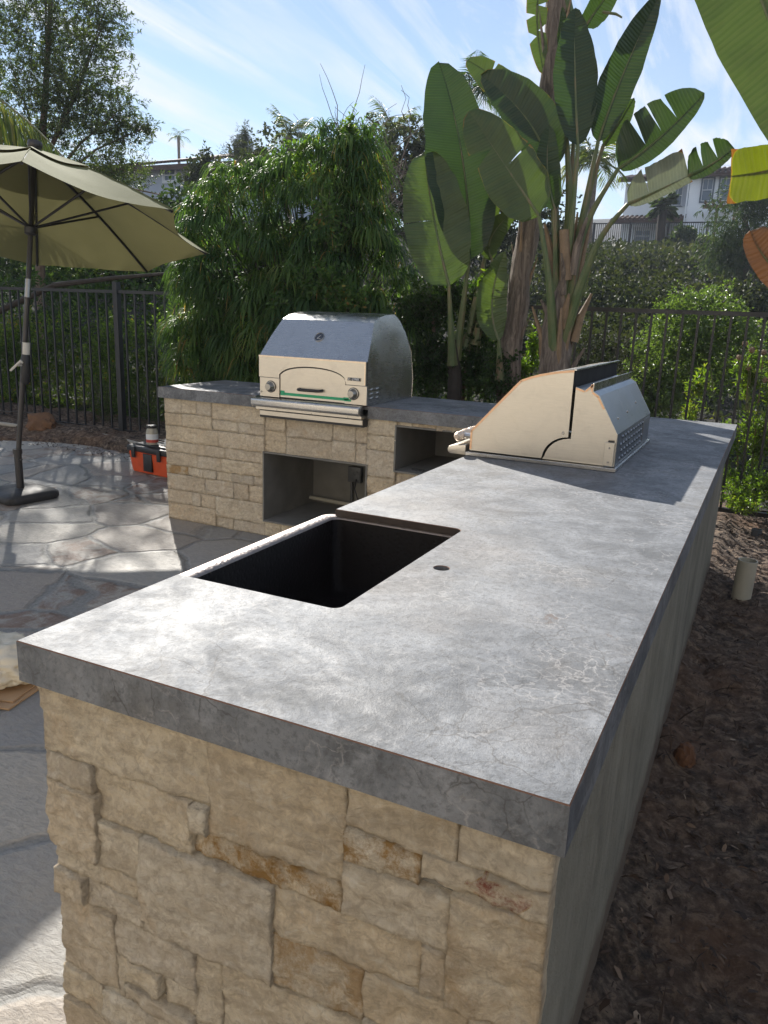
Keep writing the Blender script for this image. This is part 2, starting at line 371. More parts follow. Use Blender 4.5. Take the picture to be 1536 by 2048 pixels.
mat_leaf('leaf_far_green', [(0., (.03, .055, .025)), (.6, (.05, .08, .035)), (1., (.09, .11, .05))], .26, rough=.6, spec=.2)
mat_leaf('palm_leaf', [(0., (.05, .075, .025)), (.6, (.09, .12, .035)), (1., (.17, .16, .05))], .4)
mat_leaf('paradise_leaf', [(0., (.020, .040, .022)), (.5, (.037, .066, .024)), (1., (.078, .112, .032))], .25, rough=.42, veins=True, tcol=(1.7, 1.9, .6))
mat_leaf('paradise_dry', [(0., (.09, .045, .025)), (.5, (.125, .062, .03)), (1., (.16, .085, .04))], .15, rough=.6, veins=True, tcol=(1.8, 1.2, .6))
t_ = NT('stalk'); c_ = t_.ramp(t_.noise(5, 7, .7, v=t_.mapp(scale=(3, 3, .8))), [(.38, (.075, .115, .04)), (.52, (.13, .145, .06)), (.62, (.21, .15, .085))]); M['stalk'] = t_.done(t_.bsdf(c_, .5, 0, t_.bump(t_.noise(40, 4, v=t_.mapp(scale=(3, 3, .5))), .4, .003)))
simple('stalk_brown', (.24, .165, .10), .75, scale=22, var=.45, bump=.6, bdist=.006)
def mat_trunk():
    t = NT('fibrous_trunk'); v = t.mapp(scale=(9, 9, 1.2), rot=(.25, .1, 0)); n = t.noise(3, 7, .72, v=v, dist=1.2)
    c = t.ramp(n, [(.3, (.06, .047, .038)), (.48, (.19, .15, .12)), (.66, (.38, .31, .25))])
    M['trunk'] = t.done(t.bsdf(c, .9, 0, t.bump(n, 1, .03)))
mat_trunk()

# ------------------------------------------------------------------ sun, sky
SUN_EL = radians(30.5); SUN_AZ = radians(-44.6)     # from +Y towards +X
sd = V((sin(SUN_AZ)*cos(SUN_EL), cos(SUN_AZ)*cos(SUN_EL), sin(SUN_EL)))
L = bpy.data.lights.new('sun', 'SUN'); L.energy = 4.2; L.angle = radians(.55); L.color = (1, .95, .87)
lo = bpy.data.objects.new('sun', L); COL.objects.link(lo); lo.rotation_euler = sd.to_track_quat('Z', 'Y').to_euler(); lo.location = sd*30
w = bpy.data.worlds.new('World'); sc.world = w; w.use_nodes = True; nt = w.node_tree; nt.nodes.clear()
def wn(t, **k):
    n = nt.nodes.new('ShaderNode'+t)
    for a, b in k.items(): setattr(n, a, b)
    return n
sky = wn('TexSky', sky_type='NISHITA', sun_disc=False, sun_elevation=SUN_EL, sun_rotation=SUN_AZ % (2*pi), air_density=1.0, dust_density=.05, ozone_density=2.2, altitude=80)
bg = wn('Background'); bg.inputs[1].default_value = .062; wo = wn('OutputWorld')
tc = wn('TexCoord'); sx = wn('SeparateXYZ'); nt.links.new(tc.outputs['Generated'], sx.inputs[0])
zz = wn('Math', operation='MAXIMUM'); nt.links.new(sx.outputs[2], zz.inputs[0]); zz.inputs[1].default_value = .04
def wmath(op, a, b):
    n = wn('Math', operation=op)
    for i, v_ in ((0, a), (1, b)):
        if isinstance(v_, bpy.types.NodeSocket): nt.links.new(v_, n.inputs[i])
        else: n.inputs[i].default_value = v_
    return n.outputs[0]
zp = wmath('ADD', zz.outputs[0], .12)
cx = wmath('DIVIDE', sx.outputs[0], zp); cy = wmath('DIVIDE', sx.outputs[1], zp)
cmb = wn('CombineXYZ'); nt.links.new(cx, cmb.inputs[0]); nt.links.new(cy, cmb.inputs[1])
def cloud(rot, scale, loc, ns, lo_, hi_, det=7, dist=.5):
    mp = wn('Mapping'); nt.links.new(cmb.outputs[0], mp.inputs[0]); mp.inputs['Rotation'].default_value = (0, 0, rot); mp.inputs['Scale'].default_value = scale; mp.inputs['Location'].default_value = loc
    n = wn('TexNoise'); nt.links.new(mp.outputs[0], n.inputs[0]); n.inputs['Scale'].default_value = ns; n.inputs['Detail'].default_value = det; n.inputs['Roughness'].default_value = .62; n.inputs['Distortion'].default_value = dist
    r = wn('ValToRGB'); r.color_ramp.elements[0].position = lo_; r.color_ramp.elements[1].position = hi_; nt.links.new(n.outputs[0], r.inputs[0]); return r.outputs[0]
c1 = cloud(radians(21), (4.2, .5, 1), (0, 0, 0), 1.5, .45, .66, 9, .7)
c2 = cloud(radians(21), (1.2, .35, 1), (3.3, 1.2, 0), .9, .35, .75, 6, .3)
cm = wmath('MULTIPLY', c1, c2); cm = wmath('ADD', wmath('MULTIPLY', cm, 1.9), wmath('MULTIPLY', c2, .22))
mx = wn('Mix', data_type='RGBA'); nt.links.new(cm, mx.inputs[0]); nt.links.new(sky.outputs[0], mx.inputs[6]); mx.inputs[7].default_value = (7.0, 7.3, 8.0, 1)
nt.links.new(mx.outputs[2], bg.inputs[0]); nt.links.new(bg.outputs[0], wo.inputs[0])
sc.view_settings.view_transform = 'Standard'; sc.view_settings.look = 'None'; sc.view_settings.gamma = 1; sc.view_settings.exposure = 1.18

#@@GROUND@@
# ------------------------------------------------------------------ ground
def smooth(t): t = max(0, min(1, t)); return t*t*(3-2*t)
def hill(x, y):
    if y < 6.1: return .06
    k = smooth((x+24)/14)                      # 0 far left, 1 right
    y1 = 30+26*k; top = 5.0+.75*k
    v = -1.3*smooth((y-6.1)/6)+.06
    r = (y-13)/(y1-13)
    h = v+(top+1.3)*smooth(r)**.9 if r > 0 else v
    if y > y1: h += (y-y1)*.02
    return h+.25*mn.fractal(V((x*.15, y*.15, 0)), 1, 2, 4)*smooth((y-8)/8)
def grid(x0, x1, y0, y1, nx, ny, fn, py=1.0):
    vs = []; fs = []
    for j in range(ny+1):
        for i in range(nx+1):
            x = x0+(x1-x0)*i/nx; y = y0+(y1-y0)*(j/ny)**py; vs.append((x, y, fn(x, y)))
    for j in range(ny):
        for i in range(nx): a = j*(nx+1)+i; fs.append((a, a+1, a+nx+2, a+nx+1))
    return vs, fs
vs, fs = grid(-90, 70, 5.9, 130, 120, 110, hill, 1.8)
tag(npmesh('hillside', vs, fs, M['hill'], smooth=True), kind='structure')
vs, fs = grid(-400, 400, 125, 500, 60, 20, lambda x, y: 6+smooth((y-130)/260)*(34+8*sin(x*.011+1.2)+6*mn.noise(V((x*.02, y*.02, 3))))*1.0)
tag(npmesh('distant_hills', vs, fs, M['hill'], smooth=True), kind='structure')
vs, fs = grid(-400, 400, -300, 6.5, 8, 8, lambda x, y: -.06)
tag(npmesh('ground', vs, fs, M['soil']), kind='structure')
# patio sheet, cut along the planting bed
edge = [(-12, 4.1), (-9, 4.35), (-7.4, 4.6), (-6.19, 4.83), (-5.6, 5.1), (-5.2, 5.16), (-4.8, 5.1), (-4.29, 4.98), (-3.7, 4.75), (-3.2, 4.6), (-2.3, 4.5)]
e2 = []
for a, b in zip(edge, edge[1:]):
    for k in range(8):
        t = k/8; e2.append((a[0]+(b[0]-a[0])*t, a[1]+(b[1]-a[1])*t+.03*mn.noise(V((a[0]+k*.37, 5, 0)))))
b = MB(); pts = [(-12, -9.5), (.86, -9.5), (.86, 3.5), (-2.3, 3.5)]+[(p[0], p[1]) for p in e2[::-1]]
b.prism(pts, 'z', -.05, 0); tag(b.build('patio', M['flag']), kind='structure')
def bed(x, y):
    h = .015+.05*smooth((y-4.9)/.4)+.05*mn.fractal(V((x*3, y*3, 0)), 1, 2, 3)*.5+.02*mn.fractal(V((x*14, y*14, 1)), .8, 2, 3)
    if x < -2: h += .05*smooth((y-5.0)/.3)
    return h
def near_soil(x, y):
    h = .0+.045*smooth((y-1.2)/2.5)+.03*mn.fractal(V((x*2.2, y*2.2, 0)), 1, 2, 3)+.022*mn.fractal(V((x*11, y*11, 4)), .8, 2, 4)
    h += .05*smooth((x-1.5)/1.2)+(.035+.05*mn.noise(V((y*5, 3, 0))))*max(0, 1-abs(x-.885)/.09)
    return h
vs, fs = grid(.80, 5, -2.5, 6.2, 140, 260, near_soil)
tag(npmesh('soil', vs, fs, M['soil'], smooth=True), kind='structure')
vs, fs = grid(-12, .9, 3.9, 6.4, 260, 60, lambda x, y: bed(x, y) if y > np.interp(x, [p[0] for p in edge], [p[1] for p in edge]) - .02 else -.03)
tag(npmesh('planting_bed', vs, fs, M['soil'], smooth=True), kind='structure')

def chips(name, n, region, hfun, smin, smax, mat, label, asp=(.15, .6), tl=(0, 1)):
    x0, x1, y0, y1 = region
    P = np.column_stack([RNG.uniform(x0, x1, n), RNG.uniform(y0, y1, n)])
    z = np.array([hfun(a, b_) for a, b_ in P])
    ln = RNG.uniform(smin, smax, n)*RNG.uniform(.5, 1, n); wd = ln*RNG.uniform(*asp, n); th = RNG.uniform(0, 2*pi, n); tl_ = RNG.normal(0, .28, n); tr = RNG.normal(0, .3, n)
    ax = np.column_stack([np.cos(th)*np.cos(tl_), np.sin(th)*np.cos(tl_), np.sin(tl_)])
    ay = np.column_stack([-np.sin(th)*np.cos(tr), np.cos(th)*np.cos(tr), np.sin(tr)])
    c = np.column_stack([P, z+.004+np.abs(ln*np.sin(tl_))*.4]); up = np.array([0, 0, 1.])
    hl_ = ln[:, None]/2; hw_ = wd[:, None]/2; rr = lambda a, b_: RNG.uniform(a, b_, n)[:, None]; cu_ = up*ln[:, None]*rr(-.05, .22)
    A = c-ax*hl_; B = c+ax*hl_
    R1 = c-ax*hl_*rr(.35, .8)-ay*hw_*rr(.3, 1)+cu_*.6; R2 = c+ax*hl_*rr(.1, .7)-ay*hw_*rr(.5, 1)+cu_; L2 = c+ax*hl_*rr(.3, .8)+ay*hw_*rr(.3, 1)+cu_*rr(.2, 1); L1 = c-ax*hl_*rr(.1, .6)+ay*hw_*rr(.5, 1)+cu_
    vs = np.stack([A, R1, R2, B, L2, L1], 1).reshape(-1, 3); k_ = np.arange(n)[:, None]*6; fs = np.concatenate([k_+np.array([[0, 1, 2, 5]]), k_+np.array([[5, 2, 3, 4]])])
    o = npmesh(name, vs, fs, mat, tint=np.repeat(RNG.beta(1.1, 2.2, n), 6)); return tag(o, label, name.replace('_', ' '), kind='stuff')
chips('mulch', 24000, (.89, 3.2, -.6, 5.9), near_soil, .008, .045, M['chip'], 'dark bark mulch and twigs scattered over the soil strip beside the grey counter wall')
chips('fallen_leaves', 130, (.95, 3.2, -.5, 5.6), near_soil, .04, .09, M['chip'], 'dry brown fallen leaves lying on the soil beside the counter', (.3, .5))
chips('twig_litter', 1500, (.90, 2.8, -.3, 5.6), near_soil, .05, .16, M['chip'], 'thin dry twigs and bark strips scattered over the dark soil on the right', (.03, .08))
chips('leaf_litter', 5000, (-9.5, -2.7, 4.7, 6.2), bed, .015, .055, M['chip'], 'brown leaf litter on the planting bed under the left fence')

#@@ISLAND@@
# ------------------------------------------------------------------ barbecue island
isl = thing('barbecue_island', 'L-shaped outdoor kitchen island of split limestone with grey stone-look countertop', 'outdoor kitchen', (0, 0, 0))
# countertop
def arc(cx_, cy_, r, a0, a1, n=6): return [(cx_+r*cos(radians(a0+(a1-a0)*k/n)), cy_+r*sin(radians(a0+(a1-a0)*k/n))) for k in range(n+1)]
SX, SY0, SY1 = .385, .400, 1.070
outl = [(0, 0), (W, 0), (W, D), (XB, D), (XB, YF), (0, YF), (0, SY1)]
outl += arc(SX-.02, SY1-.02, .02, 90, 0)[0:]+arc(SX-.02, SY0+.02, .02, 0, -90)+[(0, SY0)]
bm = bmesh.new()
vo = [bm.verts.new((x, y, H)) for x, y in outl]; eo = [bm.edges.new((vo[i], vo[(i+1) % len(vo)])) for i in range(len(vo))]
vh = [bm.verts.new((.459+.0175*cos(2*pi*k/28), .738+.0175*sin(2*pi*k/28), H)) for k in range(28)]; eh = [bm.edges.new((vh[i], vh[(i+1) % 28])) for i in range(28)]
bmesh.ops.triangle_fill(bm, use_beauty=True, use_dissolve=False, edges=eo+eh)
bmesh.ops.recalc_face_normals(bm, faces=bm.faces)
if bm.faces[0].normal.z < 0: bmesh.ops.reverse_faces(bm, faces=bm.faces[:])
top_b = [e for e in bm.edges if len(e.link_faces) == 1]
r = bmesh.ops.extrude_face_region(bm, geom=bm.faces[:])
for v in [g for g in r['geom'] if isinstance(g, bmesh.types.BMVert)]: v.co.z = H-.02
bmesh.ops.recalc_face_normals(bm, faces=bm.faces)
for f in bm.faces:
    c = f.calc_center_median()
    if abs(f.normal.z) < .5 and .001 < c.x < .39 and .39 < c.y < 1.08: f.material_index = 2
bm.normal_update()
be = [e for e in bm.edges if all(abs(v.co.z-H) < 1e-5 for v in e.verts) and len(e.link_faces) == 2 and abs(e.link_faces[0].normal.z-e.link_faces[1].normal.z) > .5]
r = bmesh.ops.bevel(bm, geom=be, offset=.0016, segments=1, affect='EDGES')
for f in r['faces']: f.material_index = 1
me = bpy.data.meshes.new('countertop'); bm.to_mesh(me); bm.free()
for k in ('counter', 'counter_edge_line', 'counter_raw_edge'): me.materials.append(M[k])
ct = link('countertop', me, isl)
b = MB(); t = .014; z0 = H-T2; z1 = H-.02
b.box((0, 0, z0), (W, t, z1)); b.box((W-t, t, z0), (W, D-t, z1)); b.box((XB+t, D-t, z0), (W, D, z1)); b.box((XB, YF, z0), (XB+t, D, z1))
b.box((XB+t, YF, z0), (-1.815, YF+t, z1)); b.box((-1.062, YF, z0), (t, YF+t, z1)); b.box((0, SY1+.012, z0), (t, YF, z1)); b.box((0, t, z0), (t, SY0-.012, z1))
b.build('countertop_apron', M['counter'], isl)
b = MB(); b.lathe((.459, .738, H-.06), (0, 0, 1), [(0, .0176), (.04, .0176)], 24, False); b.build('faucet_hole_sleeve', M['counter_raw_edge'], isl)

# ashlar stone courses with split faces
SR = []
def stone_wall(rects, org, ux, nrm, res, depth=.012, amp=.010, seed=0):
    """rects (u0,u1,z0,z1,stain,proud); org+ux*u+z*Z ; nrm outward"""
    V_, F_, Tn, St = [], [], [], []
    ux = V(ux); nrm = V(nrm); org = V(org)
    for ri, q in enumerate(rects):
        u0_, u1_, z0_, z1_ = q[:4]; stn = q[4] if len(q) > 4 else 0; pr = q[5] if len(q) > 5 else random.uniform(-.003, .007)
        g = .0013
        u0_ += g; u1_ -= g; z0_ += g; z1_ -= g
        nu = max(2, int((u1_-u0_)/res)); nz = max(2, int((z1_-z0_)/res)); base = len(V_); tn = random.random()
        sd_ = random.uniform(0, 50); tiltu = random.uniform(-.010, .010)/max(.1, u1_-u0_)*.9; tiltz = random.uniform(-.008, .008)/max(.08, z1_-z0_)*.6
        for j in range(nz+1):
            for i in range(nu+1):
                u = u0_+(u1_-u0_)*i/nu; z = z0_+(z1_-z0_)*j/nz
                p = V((u*9+sd_, z*9, sd_*.3))
                n_ = mn.fractal(p, .7, 2.1, 4)*.45+(mn.ridged_multi_fractal(p*.6+V((9, 0, 0)), .9, 2.2, 3, 1, 2)-1)*.35
                vd_ = mn.voronoi(V((u*14+sd_+.25*n_, z*17+.25*n_, sd_)))[0]; n_ += .5*(vd_[1]-vd_[0])-.2; n_ += .55*mn.fractal(p*4.3, .6, 2.2, 4)+.30*(mn.ridged_multi_fractal(p*2.6, .8, 2.2, 3, 1, 2)-1)
                e = min((u-u0_), (u1_-u), (z-z0_), (z1_-z)); ed = max(0., min(1., e/.006))**.5
                ze = .0017*mn.fractal(V((u*24+sd_, z*24, 7)), .8, 2, 3)*(1 if ed < 1 else .3)
                d = depth+pr+amp*n_+tiltu*(u-(u0_+u1_)/2)+tiltz*(z-(z0_+z1_)/2)
                d = max(d, .001)
                if i in (0, nu) or j in (0, nz): pass
                P = org+ux*(u+ze)+V((0, 0, z+ze))+nrm*d
                V_.append(P); Tn.append(tn)
                s_ = stn
                if stn > .9:   # single red blot
                    s_ = 1.0 if ((u-stn*0-.84)/.042)**2+((z-.752)/.024)**2 < 1+.5*mn.noise(V((u*60, z*60, 0))) else 0
                St.append(s_)
        w_ = nu+1
        for j in range(nz):
            for i in range(nu): a = base+j*w_+i; F_.append((a, a+1, a+w_+1, a+w_))
        # side skirts
        ring = [base+i for i in range(nu+1)]+[base+j*w_+nu for j in range(1, nz+1)]+[base+nz*w_+i for i in range(nu-1, -1, -1)]+[base+j*w_ for j in range(nz-1, 0, -1)]
        b2 = len(V_)
        for k in ring:
            P = V_[k].copy(); P -= nrm*((P-org).dot(nrm)+.02); V_.append(P); Tn.append(tn); St.append(0)
        n_ = len(ring)
        for k in range(n_): F_.append((ring[k], b2+k, b2+(k+1) % n_, ring[(k+1) % n_]))
    return V_, F_, Tn, St
def emit(name, packs, parent):
    V_, F_, T_, S_ = [], [], [], []
    for a, b_, c_, d_ in packs:
        o_ = len(V_); V_ += [tuple(v) for v in a]; F_ += [tuple(i+o_ for i in f) for f in b_]; T_ += c_; S_ += d_
    o = npmesh(name, V_, F_, M['stone'], parent, tint=T_)
    a = o.data.attributes.new('stain', 'FLOAT', 'POINT'); a.data.foreach_set('value', np.asarray(S_, np.float32))
    return o
front = [(.025,.376,.718,.862),(.376,.613,.676,.862),(.613,.78,.770,.862),(.78,.906,.776,.862),
 (.025,.135,.662,.718,0,.004),(.135,.342,.620,.718),(.342,.376,.670,.718,0,.009),(.342,.613,.626,.674,.6),(.613,.73,.718,.770,.6),(.73,.906,.733,.776,.95),
 (.613,.776,.630,.718),(.776,.906,.548,.733,.3),(.025,.143,.533,.662,0,.008),(.143,.235,.530,.620),(.235,.494,.440,.620),
 (.025,.147,.484,.533,0,-.004),(.147,.235,.487,.530),(.494,.737,.545,.628),(.737,.776,.548,.630),(.025,.102,.430,.484,0,.007),(.102,.235,.437,.485),
 (.494,.652,.448,.545,.4),(.652,.812,.462,.545),(.812,.906,.440,.548),(.025,.165,.270,.430),(.165,.342,.357,.437),(.342,.395,.300,.438),(.395,.652,.300,.440),
 (.652,.812,.352,.462),(.812,.906,.300,.440),(.025,.130,.200,.270),(.130,.180,.265,.312,.3),(.165,.27,.312,.357),(.27,.342,.300,.357),(.652,.812,.260,.352,.3),
 (.130,.342,.200,.265),(.180,.342,.265,.300),(.342,.60,.190,.300),(.60,.652,.190,.300),(.652,.906,.17,.260),(.812,.906,.26,.30),
 (.025,.23,.09,.20),(.23,.342,.12,.20),(.342,.652,.09,.19),(.652,.906,.05,.17),(.025,.342,0,.09),(.23,.342,.09,.12),(.342,.652,0,.09),(.652,.906,0,.05)]
front = [f for f in front if not (f[0] == .130 and f[2] == .265)] + [(.130, .165, .265, .270), (.165, .180, .265, .312)]
pk = [stone_wall(front, (0, .032, 0), (1, 0, 0), (0, -1, 0), .0058, amp=.0082)]
# right corner return of the front stones
pk.append(stone_wall([(0, .045, a, b_, 0, 0) for a, b_ in ((0,.05),(.05,.17),(.17,.26),(.26,.44),(.44,.548),(.548,.733),(.733,.776),(.776,.86))], (.882, .032, 0), (0, 1, 0), (1, 0, 0), .006, depth=.012))
def ashlar(u0_, u1_, z0_, z1_, big=.30):
    wd = u1_-u0_; ht = z1_-z0_
    if ht > .26 or (ht > .15 and random.random() < .35):
        k = random.choice([.35, .45, .55, .65]); zz_ = z0_+ht*k
        if wd > .55 or random.random() < .5 or wd < .3:
            return ashlar(u0_, u1_, z0_, zz_)+ashlar(u0_, u1_, zz_, z1_)
    if wd > .46 or (wd > .2 and random.random() < .35 and wd > ht*1.5):
        k = random.uniform(.32, .68); uu = u0_+wd*k; return ashlar(u0_, uu, z0_, z1_)+ashlar(uu, u1_, z0_, z1_)
    if ht > .2: zz_ = z0_+ht*random.uniform(.35, .65); return ashlar(u0_, u1_, z0_, zz_)+ashlar(u0_, u1_, zz_, z1_)
    return [(u0_, u1_, z0_, z1_, .45 if random.random() < .035 else 0)]
N1 = (-1.812, -1.073, .112, .556); N2 = (-.878, -.10, .556, .815)
rear = ashlar(XB+.035, -1.812, 0, .862)+ashlar(-1.812, -1.073, 0, .112)+ashlar(-1.812, -1.073, .556, .80)+ashlar(-1.073, -.878, 0, .862)+ashlar(-.878, 0.03, 0, .556)+ashlar(-.10, .03, .556, .862)+ashlar(-.878, -.10, .815, .862)
pk.append(stone_wall(rear, (0, YF+.034, 0), (1, 0, 0), (0, -1, 0), .014, depth=.008, amp=.008))
pk.append(stone_wall(ashlar(0, DB-.06, 0, .862), (XB+.046, YF+.034, 0), (0, 1, 0), (-1, 0, 0), .02, depth=.006))
pk.append(stone_wall(ashlar(.034, SY0-.03, 0, .862)+ashlar(SY0-.03, SY1+.03, 0, .66)+ashlar(SY1+.03, YF+.02, 0, .862), (.046, 0, 0), (0, 1, 0), (-1, 0, 0), .02, depth=.006))
emit('stone_veneer', pk, isl)
# stucco back and the masonry core
b = MB(); b.box((.84, .055, -.02), (.884, D-.03, z0+.02)); b.box((XB+.05, D-.08, -.02), (.884-.003, D-.036, z0+.02)); b.build('stucco_wall', M['stucco'], isl)
b = MB()
yb0, yb1 = YF+.034, D-.09
b.box((.05, .036, -.02), (.84, .37, .86)); b.box((.42, .37, -.02), (.84, yb0, .86)); b.box((.05, 1.12, -.02), (.42, yb0, .86)); b.box((.05, .37, -.02), (.42, 1.12, .6))
b.box((XB+.05, yb0, -.02), (N1[0]-.012, yb1, .86)); b.box((N1[1]+.012, yb0, -.02), (N2[0]-.012, yb1, .86)); b.box((N2[1]+.012, yb0, -.02), (.84, yb1, .86))
b.box((N1[0]-.012, yb0, -.02), (N1[1]+.012, yb1, N1[2]-.012)); b.box((N1[0]-.012, yb0, N1[3]+.012), (N1[1]+.012, yb1, .86)); b.box((N2[0]-.012, yb0, -.02), (N2[1]+.012, yb1, N2[2]-.012)); b.box((N2[0]-.012, yb0, N2[3]+.012), (N2[1]+.012, yb1, .86))
b.build('masonry_core', M['block_wall'], isl)
def niche(q):
    u0_, u1_, a, c_ = q; y0 = YF+.014; y1 = D-.10
    b = MB(); tt = .010
    b.box((u0_-tt, y0, a-tt), (u0_, y1, c_+tt)); b.box((u1_, y0, a-tt), (u1_+tt, y1, c_+tt)); b.box((u0_, y0-.012, a-tt), (u1_, y1, a)); b.box((u0_, y0+.003, c_), (u1_, y1, c_+tt)); b.box((u0_, y1, a), (u1_, y1+.008, c_))
    return b.build('storage_opening', M['concrete_board'], isl)
niche(N1); niche(N2)
b = MB(); c0 = ony(713, 948, D-.11)
b.box((c0.x-.05, D-.145, c0.z-.055), (c0.x+.05, D-.1005, c0.z+.055), .004); b.lathe((c0.x+.012, D-.145, c0.z+.01), (0, -1, 0), [(0, .02), (.006, .02), (.006, .014), (.002, .013)], 16)
b.box((c0.x+.03, D-.15, c0.z-.03), (c0.x+.045, D-.146, c0.z+.03)); b.tube([(c0.x-.03, D-.12, c0.z-.05), (c0.x-.03, D-.115, .12)], .011)
ob = b.build('outlet_box', M['grey_box'], isl, True)
b = MB(); b.tube([(c0.x+.02, D-.15, c0.z-.03), (c0.x+.03, D-.19, c0.z-.09), (c0.x+.06, D-.2, c0.z-.15), (c0.x+.1, D-.17, c0.z-.2)], .005); b.build('power_cord', M['rubber'], isl, True)
b = MB(); b.tube([(N1[0]+.01, D-.16, .155), (-1.5, D-.17, .15), (-1.25, D-.18, .155), (N1[1]-.01, D-.17, .165)], .013); b.build('conduit_pipe', M['pvc'], isl, True)
b = MB(); b.box((-.80, YF+.08, .5562), (-.765, YF+.10, .566), .003); b.box((-.755, YF+.075, .5562), (-.72, YF+.097, .565), .003)
tag(b.build('cabinet_hinge', M['black_plastic']), 'small black metal clips lying on the sill of the upper storage opening', 'hardware')

# ------------------------------------------------------------------ sink
b = MB(); bm = b.bm
def rloop(x0, x1, y0, y1, r, z, n=6):
    p = arc(x1-r, y1-r, r, 0, 90, n)+arc(x0+r, y1-r, r, 90, 180, n)+arc(x0+r, y0+r, r, 180, 270, n)+arc(x1-r, y0+r, r, 270, 360, n)
    return [bm.verts.new((a, c_, z)) for a, c_ in p]
zt = H-.0215
loops = [rloop(-.044, .43, .372, 1.098, .04, .66), rloop(-.044, .43, .372, 1.098, .04, zt-.007), rloop(-.038, .424, .378, 1.092, .036, zt), rloop(-.009, .396, .396, 1.076, .025, zt), rloop(-.003, .391, .399, 1.072, .025, zt-.007), rloop(.003, .386, .402, 1.068, .03, .70), rloop(.03, .36, .43, 1.04, .03, .676)]
for A, B_ in zip(loops, loops[1:]):
    for i in range(len(A)): bm.faces.new([A[i], A[(i+1) % len(A)], B_[(i+1) % len(A)], B_[i]])
bm.faces.new(loops[-1]); bm.faces.new(loops[0][::-1])
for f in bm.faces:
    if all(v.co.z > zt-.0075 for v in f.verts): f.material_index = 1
snk = b.build('apron_sink', [M['sink'], M['sink_rim_glare']], None, True, 60); tag(snk, 'dark hammered copper apron sink set into the grey counter', 'sink')

#@@OVEN@@
# ------------------------------------------------------------------ pizza oven
OX = -1.443
ov = thing('pizza_oven', 'stainless steel countertop pizza oven with arched door, round gauge and green tape', 'pizza oven', (OX, 3.33, H))
prof = [(3.315, .9225, .374), (3.315, 1.179, .374), (3.40, 1.292, .350), (3.49, 1.400, .320), (3.56, 1.428, .314), (3.66, 1.445, .312), (3.80, 1.452, .312), (3.87, 1.415, .316), (3.94, 1.34, .328), (3.985, 1.22, .352), (3.99, 1.05, .370), (3.975, .9225, .374)]
def oven_shell(i0, i1, name, mat, off=0, lip=0):
    b = MB(); q = prof[i0:i1]
    for a, c_ in zip(q, q[1:]):
        b.face([(OX-a[2]-lip, a[0], a[1]+off), (OX+a[2]+lip, a[0], a[1]+off), (OX+c_[2]+lip, c_[0], c_[1]+off), (OX-c_[2]-lip, c_[0], c_[1]+off)])
    bmesh.ops.remove_doubles(b.bm, verts=b.bm.verts, dist=1e-5)
    return b.build(name, mat, ov, True, 28)
oven_shell(1, 4, 'hood_front', M['steel'], 0, .003)
oven_shell(3, 7, 'hood_top', M['steel'], .001, .003)
oven_shell(6, 12, 'back_panel', M['steel'], 0, .002)
for s in (-1, 1):
    b = MB(); ctr = (OX+s*.36, 3.66, 1.15)
    for a, c_ in zip(prof, prof[1:]+prof[:1]): b.face([(OX+s*a[2], a[0], a[1]), (OX+s*c_[2], c_[0], c_[1]), ctr])
    bmesh.ops.remove_doubles(b.bm, verts=b.bm.verts, dist=1e-5)
    sp = b.build('side_panel', M['steel_y'], ov, True, 60)
    if s > 0:
        for i in range(2):
            for j in range(3):
                yc = 3.39+i*.075; zc = .965+j*.026; b = MB()
                b.lathe((OX+.3735, yc-.022, zc-.002), (0, 1, .12), [(0, .001), (.008, .006), (.036, .006), (.044, .001)], 10); b.build('vent_louvre', M['steel'], sp, True)
yf = 3.315
b = MB(); b.prism([(OX-.374, .9225), (OX+.374, .9225), (OX+.374, 1.178), (OX-.374, 1.178)], 'y', yf+.002, yf+.012); b.build('front_frame', M['black_plastic'], ov)
# fascia with arch cut
ac = OX+.01; ar = [(ac+.235*cos(a), 1.050+.079*sin(a)**.8) for a in [pi*k/20 for k in range(21)]]
pts = [(OX-.374, 1.179), (OX-.374, 1.047), (OX-.224, 1.047), (OX-.224, 1.072)]+[p for p in ar[::-1] if p[1] > 1.075]+[(ac+.236, 1.05), (ac+.236, 1.041), (OX+.374, 1.041), (OX+.374, 1.179)]
b = MB(); b.prism(pts, 'y', yf-.014, yf+.0015, .0008); b.build('fascia', M['steel_warm'], ov)
simple('film_pale', (.80, .66, .50), .35, .5, scale=50)
for a_, c_ in (((OX-.375, yf-.0165, 1.170), (OX+.375, yf-.0142, 1.180)), ((OX+.366, yf-.0165, 1.045), (OX+.375, yf-.0142, 1.1695))): b = MB(); b.box(a_, c_); b.build('protective_film', M['film_pale'], ov)
b = MB(); b.prism([(OX-.219, .931), (ac+.229, .931), (ac+.229, 1.046)]+[(ac+.229*cos(a), 1.046+.0745*sin(a)**.8) for a in [pi*k/20 for k in range(1, 20)] if cos(a) > -.93]+[(OX-.219, 1.068)], 'y', yf-.0085, yf+.0015, .0008); dr = b.build('door', M['steel_warm'], ov)
b = MB(); hx0, hx1 = OX-.078, OX+.082
b.tube([(hx0, yf-.0073, .990), (hx0+.003, yf-.032, .989), (hx0+.014, yf-.038, .988), (hx1-.014, yf-.038, .990), (hx1-.003, yf-.032, .991), (hx1, yf-.0073, .992)], .009, 10); b.build('door_handle', M['black_plastic'], dr, True)
b = MB()
b.box((OX-.212, yf-.0098, .944), (OX+.24, yf-.0078, .961)); b.box((OX-.216, yf-.0112, .943), (OX-.188, yf-.0100, .972)); b.box((OX+.237, yf-.0182, .943), (OX+.283, yf-.0165, .957)); b.box((OX+.232, yf-.0182, .950), (OX+.268, yf-.0169, .966))
b.build('green_tape', M['green_tape'], ov)
